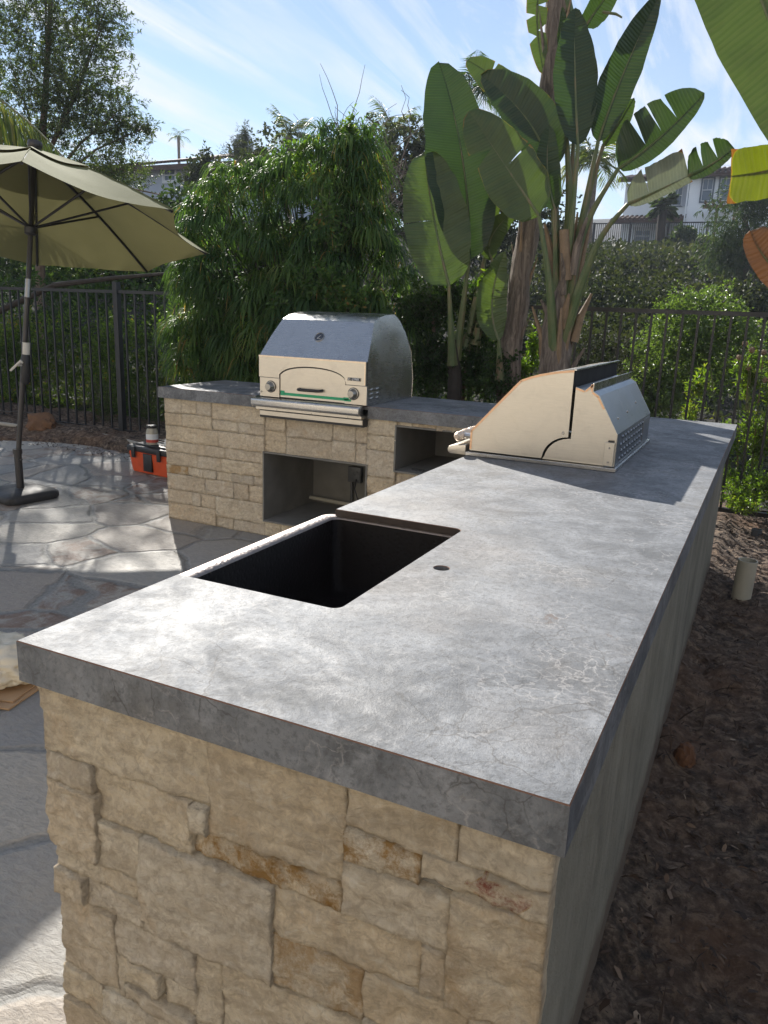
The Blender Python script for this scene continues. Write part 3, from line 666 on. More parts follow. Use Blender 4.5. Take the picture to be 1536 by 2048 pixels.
for x0_, x1_ in ((OX-.366, OX-.222), (OX+.2385, OX+.386)):
    b = MB(); b.box((x0_, yf-.016, .928), (x1_, yf+.0015, 1.039 if x0_ > OX else 1.045), .0012); cp = b.build('control_panel', M['steel_warm'], ov)
    kx = (x0_+x1_)/2+(.010 if x0_ < OX else -.014)
    b = MB(); b.lathe((kx, yf-.016, .991), (0, -1, 0), [(0, .033), (.005, .033), (.006, .029), (.012, .026), (.034, .022), (.038, .019)], 24)
    kb = b.build('knob', M['metal_dull'], cp, True)
    b = MB(); b.lathe((kx, yf-.0162, .991), (0, -1, 0), [(0, .037), (.003, .037), (.004, .034)], 24); b.build('knob_bezel', M['black_plastic'], kb, True)
b = MB(); b.lathe((OX-.355, yf-.016, .955), (0, -1, 0), [(0, .007), (.004, .006)], 12); b.build('igniter_button', M['metal_dull'], ov, True)
# gauge on the sloping hood
gp = V((OX-.045, 3.415, 1.313)); gn = V((0, -.78, .63)).normalized(); gq = ony(500+632*340/1536, 610+292*340/1536, 3.415); gp.x = gq.x; gp.z = gq.z
tt = (gp.z-1.179)/(1.400-1.179); gp.y = 3.315+.175*tt
b = MB(); b.lathe(gp, gn, [(-.004, .033), (.007, .033), (.008, .030), (.005, .028)], 28, False); gg = b.build('thermometer', M['metal_dull'], ov, True)
b = MB(); b.lathe(gp, gn, [(0, .028), (.005, .028)], 28); b.build('gauge_face', simple('gauge_blue', (.03, .04, .06), .2), gg)
b = MB(); q1 = gp+gn*.006; up_ = V((0, .63, .78)).normalized(); rt = V((1, 0, 0))
b.tube([q1-rt*.012-up_*.014, q1+rt*.006+up_*.010], .0012, 6); b.tube([q1-rt*.012-up_*.014, q1+rt*.013-up_*.014], .001, 6); b.build('gauge_needle', M['frame_white'], gg)
# maker's plate
b = MB(); b.box((OX+.256, yf-.0172, 1.0655), (OX+.345, yf-.0142, 1.0850), .001); lp = b.build('name_plate', M['metal_dull'], ov)
b = MB(); b.box((OX+.276, yf-.0182, 1.0672), (OX+.343, yf-.0173, 1.0833)); b.build('plate_inlay', M['black_plastic'], lp)
def text(s, size, loc, rot, mat, parent, name='lettering', ext=.0006):
    cu_ = bpy.data.curves.new(name, 'FONT'); cu_.body = s; cu_.size = size; cu_.extrude = ext; cu_.align_x = 'CENTER'; cu_.align_y = 'CENTER'; cu_.offset = .0004
    to = bpy.data.objects.new('tmp', cu_); COL.objects.link(to); dg = bpy.context.evaluated_depsgraph_get(); me_ = bpy.data.meshes.new_from_object(to.evaluated_get(dg))
    bpy.data.objects.remove(to); me_.transform(Matrix.Translation(V(loc)) @ rot); me_.materials.clear(); me_.materials.append(mat); me_.name = name
    return link(name, me_, parent)
RX = Matrix.Rotation(pi/2, 4, 'X')
text('LYNX', .0185, (OX+.3105, yf-.0186, 1.0753), RX, M['frame_white'], lp)
b = MB(); b.lathe((OX+.267, yf-.0172, 1.0753), (0, -1, 0), [(0, .0075), (.0012, .0075)], 16); b.build('emblem', M['black_plastic'], lp)
b = MB(); b.face([(OX+.262, yf-.0188, 1.072), (OX+.268, yf-.0188, 1.0725), (OX+.272, yf-.0188, 1.0775), (OX+.266, yf-.0188, 1.080)]); b.build('emblem_mark', M['frame_white'], lp)
# front lip and trim
b = MB(); yl = 3.245
pf = [(yf+.002, .927), (yl+.012, .921), (yl+.003, .915), (yl, .905), (yl, .880), (yl+.004, .870), (yl+.012, .866), (yf+.002, .866)]
b.prism(pf, 'x', OX-.398, OX+.362, .0015); b.build('front_ledge', M['steel'], ov, True)
b = MB(); b.box((OX-.378, yf-.045, .848), (OX+.370, yf+.01, .8655), .001); b.box((OX-.358, yf-.030, .812), (OX+.370, yf+.01, .840), .001); b.build('lower_trim', M['steel_warm'], ov)
b = MB(); b.box((OX-.362, yf-.022, .797), (OX+.372, yf+.03, .848)); b.build('trim_recess', M['black_plastic'], ov)
for i in range(3): b = MB(); b.lathe((OX-.22+i*.25, yf-.0455, .853), (0, -1, 0), [(0, .003), (.0015, .002)], 10); b.build('trim_screw', M['screw'], ov)

#@@GRILL@@
# ------------------------------------------------------------------ built-in grill
gr = thing('barbecue_grill', 'stainless steel built-in barbecue grill seen from its side with closed hood', 'grill', (.29, 2.57, H))
y0, y1 = 2.15, 2.99
b = MB(); b.box((-.004, y0-.022, H+.001), (.588, y1+.02, .936), .002); b.build('base_frame', M['steel'], gr)
aq = [(.302+.098*sin(a), .939+.092*(1-cos(a))) for a in [pi/2*k/8 for k in range(9)]]
aq = [(.400-.098*cos(a), .939+.092*sin(a)) for a in [pi/2*k/10 for k in range(11)]]   # quarter arc
hood_p = [(.006, .940), (.006, 1.02), (.195, 1.233), (.232, 1.248), (.269, 1.260), (.33, 1.274), (.397, 1.284), (.397, 1.031)]+aq[::-1][1:-1]+[(.300, .940)]
for yy in (y0, y1-.004):
    b = MB(); b.prism(hood_p, 'y', yy, yy+.004, .0006); b.build('hood_side', M['steel_warm'], gr)
b = MB(); hp = hood_p[:7]
for a, c_ in zip(hp, hp[1:]): b.face([(a[0], y0+.004, a[1]-.001), (a[0], y1-.004, a[1]-.001), (c_[0], y1-.004, c_[1]-.001), (c_[0], y0+.004, c_[1]-.001)])
bmesh.ops.remove_doubles(b.bm, verts=b.bm.verts, dist=1e-5); b.build('hood', M['steel_y'], gr, True, 28)
b = MB(); b.box((.385, y0+.004, 1.20), (.400, y1+.02, 1.2815)); 
b.build('hood_opening', simple('pure_black', (.006, .006, .006), .9), gr)
b = MB(); b.box((.397, y0-.001, 1.281), (.4065, y1+.045, 1.2875), .001); b.build('hood_rear_lip', M['steel'], gr)
rear_p = [(.408, .940), (.408, 1.222), (.443, 1.211), (.472, 1.239), (.4735, 1.2095), (.497, 1.196), (.577, 1.06), (.577, .940)]
body_p = [(.404, 1.034)]+[(x+.004, z-.002) for x, z in aq[::-1][1:]]
side_p = [(.304, .9385), (.577, .9385), (.577, 1.06), (.497, 1.196), (.4735, 1.2095), (.472, 1.239), (.443, 1.211), (.408, 1.222), (.408, 1.026)]+[(x+.008, z-.005) for x, z in aq[::-1][1:-1]]
for yy in (y0+.001, y1-.006):
    b = MB(); b.prism(side_p, 'y', yy, yy+.005, .0005); b.build('rear_side', M['steel_warm'], gr)
b = MB()
for a, c_ in zip(side_p[2:7], side_p[3:8]): b.face([(a[0], y0+.006, a[1]-.0005), (a[0], y1-.006, a[1]-.0005), (c_[0], y1-.006, c_[1]-.0005), (c_[0], y0+.006, c_[1]-.0005)])
b.build('rear_cover', M['steel_dark'], gr)
b = MB(); b.box((.470, y0+.004, 1.212), (.4745, y1, 1.2405), .0005); b.build('rear_lip', M['steel'], gr)
b = MB(); b.box((.5735, y0+.006, .938), (.578, y1-.006, 1.059)); bp = b.build('back_panel', M['steel_dark'], gr)
for i in range(9):
    for j in range(4):
        b = MB()
        yc = y0+.09+i*.062+(.03 if j % 2 else 0); zc = .957+j*.027
        b.lathe((.578, yc, zc), (1, 0, 0), [(0, .009), (.003, .007), (.005, .002)], 8); b.build('vent_louvre', M['steel_dark'], bp, True)
b = MB(); b.box((.578, y1-.20, .955), (.5805, y1-.02, 1.05), .001); b.build('access_plate', M['steel_dark'], bp)
b = MB(); b.box((.536, y0-.010, .939), (.574, y0, 1.030), .0025); bk = b.build('corner_bracket', M['steel_warm'], gr)
for z in (.955, 1.008): b = MB(); b.lathe((.555, y0-.010, z), (0, -1, 0), [(0, .0045), (.002, .0035)], 12); b.build('bracket_screw', M['screw'], bk)
b = MB(); b.box((.548, y0-.012, 1.031), (.569, y0+.004, 1.036), .001); b.build('bracket_cap', M['black_plastic'], bk)
b = MB(); b.lathe((.376, y0, 1.046), (0, -1, 0), [(0, .006), (.003, .0045)], 14); b.build('pivot_screw', M['screw'], gr)
for yc, zc, dx in ((2.28, 1.105, .014), (2.50, 1.11, .012), (2.76, 1.125, .003)): b = MB(); b.lathe((.537+dx, yc, zc), (.86, 0, .5), [(-.002, .007), (.003, .005)], 10); b.build('cover_screw', M['screw'], gr)
# peel-back film along the near profile, its peach tone painting a warm reflection
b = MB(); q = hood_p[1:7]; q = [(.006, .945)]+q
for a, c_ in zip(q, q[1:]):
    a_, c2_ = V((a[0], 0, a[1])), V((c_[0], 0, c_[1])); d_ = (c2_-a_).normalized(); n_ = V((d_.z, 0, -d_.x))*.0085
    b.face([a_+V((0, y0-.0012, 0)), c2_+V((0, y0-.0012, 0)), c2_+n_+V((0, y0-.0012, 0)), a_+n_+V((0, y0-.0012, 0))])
b.build('protective_film', M['film_reflection'], gr); b = MB()
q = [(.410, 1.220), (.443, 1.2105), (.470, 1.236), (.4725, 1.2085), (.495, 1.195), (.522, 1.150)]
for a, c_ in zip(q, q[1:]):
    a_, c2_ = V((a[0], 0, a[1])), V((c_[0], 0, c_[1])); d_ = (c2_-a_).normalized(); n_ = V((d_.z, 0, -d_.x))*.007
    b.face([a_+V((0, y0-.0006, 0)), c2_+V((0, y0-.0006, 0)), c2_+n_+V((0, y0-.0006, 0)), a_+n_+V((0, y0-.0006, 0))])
b.build('protective_film', M['film_reflection'], gr)
# wrapped handle and front ledge
b = MB(); N_ = 40; hp_ = [(-.050+.004*mn.noise(V((k*.7, 0, 0))), y0-.012+.86*k/N_, .990+.005*mn.noise(V((k*.9, 3, 0)))) for k in range(N_+1)]
b.tube(hp_, [.019+.004*mn.noise(V((k*1.3, 7, 0))) if 0 < k < N_ else .010 for k in range(N_+1)], 12)
for v in b.bm.verts: v.co += V((1, 0, 1))*.003*mn.noise(v.co*60)
b.build('wrapped_handle', simple('wrap_film', (.62, .50, .40), .3, .3, scale=40, var=.3, bump=.8, bdist=.006), gr, True, 50)
for yy in (y0+.05, y1-.05): b = MB(); b.tube([(-.05, yy, .99), (.008, yy, .99)], .012, 8); b.build('handle_bracket', M['steel'], gr, True)
b = MB(); b.prism([(-.006, .9215), (-.072, .9215), (-.080, .927), (-.083, .938), (-.078, .950), (-.068, .955), (-.006, .962)], 'y', y0-.016, y1+.016, .002); b.build('front_ledge', M['steel_warm'], gr, True)

#@@UMBRELLA@@
# ------------------------------------------------------------------ patio umbrella
base = V((-3.92, 3.2, 0))
um = thing('patio_umbrella', 'faded olive canvas patio umbrella tilted on a dark pole with a square base', 'umbrella', base)
C = V((-3.825, 3.385, 1.978)); ax = V((-.07, .208, 1)).normalized(); R_ = 1.247; ph = 14.972; hh = .515
e1 = ax.cross(V((0, 1, 0))).normalized(); e2_ = ax.cross(e1)
corn = [C+R_*(cos(ph+k*pi/4)*e1+sin(ph+k*pi/4)*e2_) for k in range(8)]; apex = C+ax*hh
joint = C+ax*.0-ax*.10
def canopy(frac0, frac1, lift, name, parent, sag=.05):
    nr, ns = 10, 12; vs = []; fs = []; uvx = []
    for k in range(8):
        A, B_ = corn[k], corn[(k+1) % 8]; o_ = len(vs)
        for i in range(nr+1):
            f = frac0+(frac1-frac0)*i/nr
            for j in range(ns+1):
                s = j/ns; P = A.lerp(B_, s); sc_ = 1-.075*sin(pi*s)*f
                q = C+(P-C)*sc_; p = apex.lerp(q, f)
                dome = .035*sin(pi*f)*(1-.25*sin(pi*s)); wr = .008*mn.noise(p*5+V((0, 0, 2)))*f
                p = p+ax*(dome+lift*(1-.0*f)-sag*sin(pi*s)*f*(.4+.6*(1-f))+wr)
                vs.append(p)
        for i in range(nr):
            for j in range(ns): a = o_+i*(ns+1)+j; fs.append((a, a+1, a+ns+2, a+ns+1))
    return npmesh(name, [tuple(v) for v in vs], fs, M['canvas'], parent, smooth=True)
cn = canopy(.02, 1, 0, 'canopy', um)
b = MB()
for k in range(8):
    o_ = [apex.lerp(corn[k], f)+ax*(.035*sin(pi*f)+.0035) for f in [.05+.95*i/14 for i in range(15)]]
    b.tube(o_, .0035, 5)
b.build('seam_piping', M['canvas'], cn, True)
canopy(.01, .40, .018, 'vent_flap', cn)
# valance hem round the rim
b = MB()
b.lathe(apex+ax*.04, ax, [(-.04, .03), (-.02, .045), (.0, .052), (.022, .048), (.032, .02)], 16); b.build('finial', M['dark_pole'], um, True)
b = MB(); b.tube([base+V((0, 0, .30)), C-ax*.42], .019, 14); b.tube([C-ax*.42, apex+ax*.04], .018, 14); b.build('pole', M['dark_pole'], um, True)
b = MB(); hub = C-ax*.03; b.lathe(hub-ax*.05, ax, [(0, .022), (.01, .04), (.05, .045), (.07, .03)], 16); b.build('hub', M['black_plastic'], um, True)
b = MB(); b.lathe(C-ax*.52, ax, [(0, .021), (.13, .021)], 14); b.build('joint_sleeve', M['metal_dull'], um, True)
for k in range(8):
    tip = corn[k]
    def rp(f):
        p = apex.lerp(tip, f); return p+ax*(.035*sin(pi*f)-.012)
    b = MB(); b.tube([rp(f) for f in (.03, .2, .4, .6, .8, .99)], .0095, 6); rb = b.build('rib', M['black_paint'], um, True)
    b = MB(); b.tube([hub, rp(.52)], .0085, 6); b.build('strut', M['black_paint'], rb, True)
p1 = ony(47, 735, 3.22)
b = MB(); d_ = (C-ax*.42-base).normalized()
q = base+d_*.86; b.lathe(q, d_, [(0, .022), (.02, .034), (.19, .034), (.215, .026)], 14); hs = b.build('crank_housing', M['black_plastic'], um, True)
b = MB(); b.lathe(q+d_*.216, d_, [(0, .027), (.085, .027)], 14); b.build('crank_collar', M['white_plastic'], hs, True)
b = MB(); b.tube([q+d_*.14+V((0, -.034, 0)), q+d_*.14+V((.0, -.06, 0)), q+d_*.175+V((.03, -.066, 0)), q+d_*.16+V((.05, -.07, 0))], .008, 8); b.tube([q+d_*.175+V((.03, -.066, 0)), q+d_*.10+V((-.05, -.085, .0))], .009, 8); b.build('crank_handle', M['white_plastic'], hs, True)
b = MB(); b.tube([base+V((0, 0, .075)), base+V((0, 0, .36))], .028, 14); b.tube([base+V((0, 0, .34)), base+V((0, 0, .375))], .034, 14); b.tube([base+V((0, 0, .30)), base+V((.05, -.01, .30))], .008, 8); b.lathe(base+V((0, 0, .075)), (0, 0, 1), [(0, .05), (.006, .045)], 20); b.build('base_tube', M['metal_dull'] if False else M['dark_pole'], um, True)
b = MB(); b.bm.free(); b = MB(); bm = b.bm
ls = [rloop2 for rloop2 in []]
def rl(hw, r, z, cx_=base.x, cy_=base.y, ang=radians(-8)):
    p = arc(hw-r, hw-r, r, 0, 90, 5)+arc(-hw+r, hw-r, r, 90, 180, 5)+arc(-hw+r, -hw+r, r, 180, 270, 5)+arc(hw-r, -hw+r, r, 270, 360, 5)
    return [bm.verts.new((cx_+x*cos(ang)-y*sin(ang), cy_+x*sin(ang)+y*cos(ang), z)) for x, y in p]
ls = [rl(.205, .07, .002), rl(.215, .075, .02), rl(.213, .075, .05), rl(.19, .065, .068), rl(.12, .05, .078), rl(.05, .03, .08)]
for A, B_ in zip(ls, ls[1:]):
    for i in range(len(A)): bm.faces.new([A[i], A[(i+1) % len(A)], B_[(i+1) % len(A)], B_[i]])
bm.faces.new(ls[-1]); bm.faces.new(ls[0][::-1]); b.build('weighted_base', M['rubber'], um, True, 50)

#@@FENCE@@
# ------------------------------------------------------------------ garden fences
def fence(name, label, cat, A, B_, n, h, posts, pr=.0085, rr=.016, bot=.10, mat='black_paint', zf=None, prail=.0, pw=.03, pt=.1):
    A = V(A); B_ = V(B_); d = (B_-A); f = thing(name, label, cat, A); u = d.normalized(); s_ = V((-u.y, u.x, 0)).normalized()
    def bar(a, c_, hw, hh_, nm):
        b = MB(); q = s_*hw; 
        if abs((c_-a).normalized().z) > .7: e = u*hw
        else: e = V((0, 0, hh_))
        p = [a-q-e, a+q-e, a+q+e, a-q+e]; r = [x+(c_-a) for x in p]
        for i in range(4): b.face([p[i], p[(i+1) % 4], r[(i+1) % 4], r[i]])
        b.face(p[::-1]); b.face(r); bmesh.ops.remove_doubles(b.bm, verts=b.bm.verts, dist=1e-6); return b.build(nm, M[mat], f)
    Z = V((0, 0, 1))
    bar(A+Z*h, B_+Z*h, rr, rr, 'top_rail'); bar(A+Z*bot, B_+Z*bot, rr, rr, 'bottom_rail')
    for k in range(n):
        p = A+d*((k+.5)/n)
        bar(p+Z*(bot+rr+.001), p+Z*(h-rr-.001), pr, pr, 'picket')
    for x in posts:
        p = A+d*x; bar(p-Z*.05, p+Z*(h+pt), pw, pw, 'post')
    return f
FY = 5.6
fence('metal_fence', 'black metal picket fence on the planting bed behind the umbrella', 'fence', (-8.85, FY, .03), (-3.45, FY, .03), 41, 1.535, [.16, .6743, .999], bot=.075)
fence('metal_fence', 'black metal picket fence on the right beyond the grill, under the bird of paradise', 'fence', (-1.0, FY, .03), (2.35, FY, .03), 30, 1.515, [.999], bot=.06)

# ------------------------------------------------------------------ toolbox and its jar
tb = thing('toolbox', 'orange and black plastic toolbox on the flagstones beside the stone wall', 'toolbox', (-3.72, 4.50, 0))
bx, by = -3.72, 4.50; TW, TD = .255, .13; RZ = Matrix.Translation((bx, by, 0)) @ Matrix.Rotation(radians(-8), 4, 'Z')
def tbox(name, a, c_, bev, mat, parent=tb):
    b = MB(); b.box(a, c_, bev, RZ); return b.build(name, M[mat], parent, True)
b = MB(); bm = b.bm
lo_ = [bm.verts.new(RZ @ V(p)) for p in ((-.23, -.11, .005), (.23, -.11, .005), (.23, .11, .005), (-.23, .11, .005))]; hi_ = [bm.verts.new(RZ @ V(p)) for p in ((-TW, -TD, .19), (TW, -TD, .19), (TW, TD, .19), (-TW, TD, .19))]
bm.faces.new(lo_[::-1]); bm.faces.new(hi_)
for i in range(4): bm.faces.new([lo_[i], lo_[(i+1) % 4], hi_[(i+1) % 4], hi_[i]])
bmesh.ops.bevel(bm, geom=bm.edges[:], offset=.008, segments=2, affect='EDGES'); b.build('box_body', M['orange_plastic'], tb, True)
tbox('lid', (-TW-.012, -TD-.012, .192), (TW+.012, TD+.012, .245), .012, 'black_plastic'); tbox('lid_top', (-.20, -.10, .2455), (.20, .10, .262), .008, 'black_plastic')
tbox('centre_panel', (-.055, -TD-.006, .03), (.055, -TD+.014, .185), .003, 'black_plastic')
for s in (-.165, .165):
    tbox('latch', (s-.022, -TD-.026, .140), (s+.022, -TD-.0125, .238), .004, 'black_plastic')
b = MB(); b.tube([RZ @ V(p) for p in ((-.10, 0, .262), (-.10, 0, .285), (-.085, 0, .297), (.085, 0, .297), (.10, 0, .285), (.10, 0, .262))], .009, 8); b.build('carry_handle', M['black_plastic'], tb, True)
jp = RZ @ V((-.02, -.055, .2625)); 
jar = thing('jar', 'clear plastic jar with white and red label on the toolbox lid', 'jar', jp)
jr = NT('clear_plastic_jar'); M['jar'] = jr.done(jr.bsdf((.75, .72, .62), .15, 0, None, Transmission_Weight=.55, IOR=1.4))
b = MB(); b.lathe(jp, (0, 0, 1), [(0, .048), (.01, .052), (.11, .052), (.135, .044), (.145, .042)], 20); b.build('jar_body', M['jar'], jar, True)
b = MB(); b.lathe(jp+V((0, 0, .145)), (0, 0, 1), [(0, .046), (.022, .046), (.024, .042)], 20); b.build('lid', M['black_plastic'], jar, True)
b = MB(); b.lathe(jp+V((0, 0, .02)), (0, 0, 1), [(0, .0525), (.075, .0525)], 20, False); b.build('jar_label', M['frame_white'], jar, True)
b = MB(); b.lathe(jp+V((0, 0, .021)), (0, 0, 1), [(0, .053), (.026, .053)], 20, False); b.build('label_band', simple('label_red', (.45, .05, .03), .5), jar, True)
bt = RZ @ V((.12, -.02, .2625)); b = MB(); b.lathe(bt, (0, 0, 1), [(0, .02), (.03, .02), (.04, .011), (.06, .011)], 14); tag(b.build('bottle', M['frame_white'], None, True), 'small pale bottle standing on the toolbox lid behind the latch', 'bottle')
bt = RZ @ V((.20, -.05, .2460)); b = MB(); b.lathe(bt, (0, 0, 1), [(0, .032), (.018, .032)], 18, True); tag(b.build('tape_roll', M['plastic_bag'], None, True), 'pale roll of tape lying on the right end of the toolbox lid', 'tape')

# ------------------------------------------------------------------ bed edging, hoses, rocks, pipes
b = MB(); b.tube([(-9.5, 4.98, .10), (-8, 5.12, .09), (-6.9, 5.16, .10), (-6.35, 5.2, .09)], .024, 10); tag(b.build('drain_pipe', M['hose'], None, True), 'pale plastic pipe lying along the planting bed behind the umbrella pole', 'pipe')
b = MB(); b.tube([(-5.95, 5.34, .085), (-5.5, 5.36, .09), (-5.0, 5.28, .085), (-4.4, 5.12, .075), (-3.6, 4.85, .06)], .022, 10); tag(b.build('drain_pipe', M['hose'], None, True), 'pale plastic pipe running along the bed to the toolbox', 'pipe')
pts = [V((-7.2, 5.5, .16)), V((-6.5, 5.48, .20)), V((-6.1, 5.40, .18)), V((-5.7, 5.36, .11)), V((-5.2, 5.44, .10)), V((-4.6, 5.36, .10)), V((-4.0, 5.2, .09)), V((-3.5, 5.0, .08))]
b = MB(); b.tube(pts, .009, 8); tag(b.build('irrigation_hose', M['rope'], None, True), 'thin black irrigation hose draped over the rock and along the bed', 'hose')
def rockobj(name, c, r, mat, label, seed=0, cat='rock', sub=3):
    bm = bmesh.new(); bmesh.ops.create_icosphere(bm, subdivisions=sub, radius=1)
    for v in bm.verts:
        n_ = mn.fractal(v.co*1.5+V((seed, 0, 0)), .8, 2, 3); k = 1+.28*n_+.08*mn.cell(v.co*2.5+V((seed, 1, 0)))
        v.co = V((v.co.x*r[0]*k+c[0], v.co.y*r[1]*k+c[1], v.co.z*r[2]*k+c[2]))
    me = bpy.data.meshes.new(name); bm.to_mesh(me); bm.free(); me.materials.append(M[mat])
    return tag(link(name, me), label, cat)
rc = ony(84, 857, 5.3); rockobj('rock', (rc.x, 5.3, .12), (.19, .14, .13), 'rock', 'rounded brown rock on the bed edge behind the umbrella pole', 3)
rc = onz(1368, 1515, .03); rockobj('rock', (rc.x, rc.y, .035), (.035, .04, .045), 'soil_rock', 'small reddish clod of rock on the dark soil beside the grey wall', 8)
pb = V((1.072, 3.623, 0)); b = MB()
p2 = onz(1478, 1120, .0); hpx = ony(1480, 1118, 3.62)
b.lathe((pb.x, pb.y, -.05), (.03, 0, 1), [(0, .049), (hpx.z+.05, .049), (hpx.z+.05, .044), (hpx.z-.12, .044)], 28, True); tag(b.build('pipe_stub', M['pvc'], None, True), 'upright open pale plastic pipe stub standing in the soil beside the counter', 'pipe')
q = onz(1512, 1072, .03); b = MB(); b.lathe((q.x, q.y, -.02), (0, 0, 1), [(0, .035), (.10, .035), (.10, .03), (.04, .03)], 18); tag(b.build('pipe_stub', M['grey_box'], None, True), 'short dark grey pipe stub in the mulch near the fence', 'pipe')
# bag and cardboard by the left edge
q = onz(10, 1385, .0)
b = MB(); RZ2 = Matrix.Translation((q.x-.16, q.y+.04, 0)) @ Matrix.Rotation(radians(12), 4, 'Z'); b.box((-.32, -.19, .003), (.26, .20, .010), 0, RZ2); b.box((-.30, -.17, .012), (.235, .21, .018), 0, RZ2 @ Matrix.Rotation(.08, 4, 'Z')); tag(b.build('cardboard', M['cardboard']), 'folded brown cardboard sheets on the patio under the plastic bag', 'cardboard')
b = MB(); RZ3 = Matrix.Translation((q.x+.02, q.y-.13, 0)) @ Matrix.Rotation(radians(20), 4, 'Z'); b.box((-.30, -.035, .002), (.06, .035, .03), .002, RZ3); tag(b.build('wood_offcut', M['cardboard']), 'short pale wood offcut on the patio in front of the cardboard', 'wood')
bm = bmesh.new(); bmesh.ops.create_icosphere(bm, subdivisions=5, radius=1)
for v in bm.verts:
    c_ = v.co.copy(); k = 1+.30*(mn.ridged_multi_fractal(c_*1.3+V((4, 0, 0)), .8, 2.1, 4, 1, 2)-1)
    v.co = V((q.x-.14+c_.x*.21*k, q.y+.07+c_.y*.15*k, .075+max(-.055, c_.z*.075*k)))
me = bpy.data.meshes.new('plastic_bag'); bm.to_mesh(me); bm.free(); me.materials.append(M['plastic_bag']); me.polygons.foreach_set('use_smooth', [True]*len(me.polygons))
tag(link('plastic_bag', me), 'crumpled cream plastic bag on the cardboard at the left', 'bag')

#@@HOUSES@@
# ------------------------------------------------------------------ houses and their fence
def hpt(x, y, Y): return ony(x, y, Y)
Y2 = 58.0
def hx(px): return ony(px, 420, Y2).x
def hz(py, px=1400): return ony(px, py, Y2).z
wh = thing('house', 'pale two storey stucco house with brown tile roof on the hill at the right', 'house', (hx(1400), Y2, hz(505)))
xa, xb_, xc = hx(1233), hx(1374), hx(1620); zb, ze = hz(520), hz(360)
b = MB(); b.box((xb_, Y2, zb), (xc, Y2+9, ze+.35)); b.box((xa, Y2+2.5, zb), (xb_, Y2+9, ze+.3)); b.build('wall', M['house_white'], wh)
b = MB()
def roofp(x0, x1, y0_, z_, rise=1.15, dep=5):
    b.face([(x0, y0_-.6, z_), (x1, y0_-.6, z_), (x1, y0_+dep, z_+rise), (x0, y0_+dep, z_+rise)]); b.box((x0, y0_-.62, z_-.22), (x1, y0_-.5, z_-.01))
    n_ = int((x1-x0)/.32)
    for i in range(n_):
        xx = x0+(i+.5)*(x1-x0)/n_; b.tube([(xx, y0_-.72, z_+.0), (xx, y0_+dep, z_+rise+.02)], .10, 6)
roofp(xb_-.5, xc, Y2, ze+.35); roofp(xa-.5, xb_-.5, Y2+2.5, ze+.55, .9, 4)
roofp(xa-.4, xb_-.1, Y2+.6, hz(437), .45, 1.6)
b.build('roof', M['tile_roof'], wh)
b = MB(); xr0, xr1 = hx(1264), hx(1455); b.face([(xr0, Y2-.2, ze+.75), (xr1, Y2-.2, ze+.75), (xr1, Y2+2.2, ze+1.25), (xr0, Y2+2.2, ze+1.25)]); b.build('solar_panel', M['solar_white'], wh)
def window(x0, x1, z0_, z1_, y_, parent, fr='frame_blue'):
    b = MB(); g = (x1-x0)*.14
    for a, c_ in (((x0-g, y_-.09, z0_-g), (x0, y_-.003, z1_+g)), ((x1, y_-.09, z0_-g), (x1+g, y_-.003, z1_+g)), ((x0, y_-.09, z1_), (x1, y_-.003, z1_+g)), ((x0, y_-.09, z0_-g), (x1, y_-.003, z0_))): b.box(a, c_)
    f = b.build('window', M[fr], parent)
    b = MB(); s = (x1-x0)*.07; zm = (z0_+z1_)/2
    for a, c_ in (((x0, y_-.05, z0_), (x0+s, y_-.004, z1_)), ((x1-s, y_-.05, z0_), (x1, y_-.004, z1_)), ((x0+s, y_-.05, z1_-s), (x1-s, y_-.004, z1_)), ((x0+s, y_-.05, z0_), (x1-s, y_-.004, z0_+s)), ((x0+s, y_-.06, zm-s/2), (x1-s, y_-.004, zm+s/2)), (((x0+x1)/2-s/4, y_-.045, zm+s), ((x0+x1)/2+s/4, y_-.004, z1_-s))): b.box(a, c_)
    b.build('sash', M['frame_white'], f)
    b = MB(); b.face([(x0, y_-.02, z0_), (x1, y_-.02, z0_), (x1, y_-.02, z1_), (x0, y_-.02, z1_)]); b.build('pane', M['glass_far'], f)
window(hx(1399), hx(1420), hz(403), hz(358), Y2, wh); window(hx(1434), hx(1456), hz(403), hz(358), Y2, wh); window(hx(1478), hx(1500), hz(403), hz(358), Y2, wh)
window(hx(1335)-.1, hx(1355)-.1, hz(400), hz(358), Y2+2.5, wh); window(hx(1262), hx(1296), hz(478), hz(450), Y2+2.5, wh, 'frame_white')
b = MB(); b.box((hx(1352), Y2+2.38, hz(402)), (hx(1368), Y2+2.49, hz(352))); b.build('shutter', M['house_blue_grey'], wh)
b = MB(); b.tube([(hx(1375)-.12, Y2-.08, ze+.2), (hx(1375)-.12, Y2-.08, zb)], .05, 6); b.build('downpipe', M['house_white'], wh)
pg = thing('pergola', 'small dark wooden pergola against the right side of the pale house', 'pergola', (hx(1445), Y2-3, hz(500)))
b = MB()
for i in range(6): b.box((hx(1420)+i*.42, Y2-4.4, hz(425)), (hx(1420)+i*.42+.1, Y2-.2, hz(425)+.16))
b.box((hx(1416), Y2-3.6, hz(425)-.2), (hx(1470), Y2-3.45, hz(425)-.01)); b.build('rafters', M['wood_brown'], pg)
for px_ in (1441, 1475): b = MB(); b.box((hx(px_), Y2-3.6, hz(505)), (hx(px_)+.16, Y2-3.44, hz(425)-.2)); b.build('post', M['wood_brown'], pg)
zb2 = hz(497)-.2
Yf = 54.0
fa, fb = ony(1165, 495, Yf), ony(1468, 497, Yf)
fence('metal_fence', 'thin dark picket fence on the hilltop in front of the pale house', 'fence', (fa.x, Yf, fa.z), (fb.x, Yf, fa.z), 72, ony(1300, 446, Yf).z-fa.z, [.07, .32, .57, .82, 1.0], pr=.016, rr=.035, bot=.12, pw=.05, pt=.06)
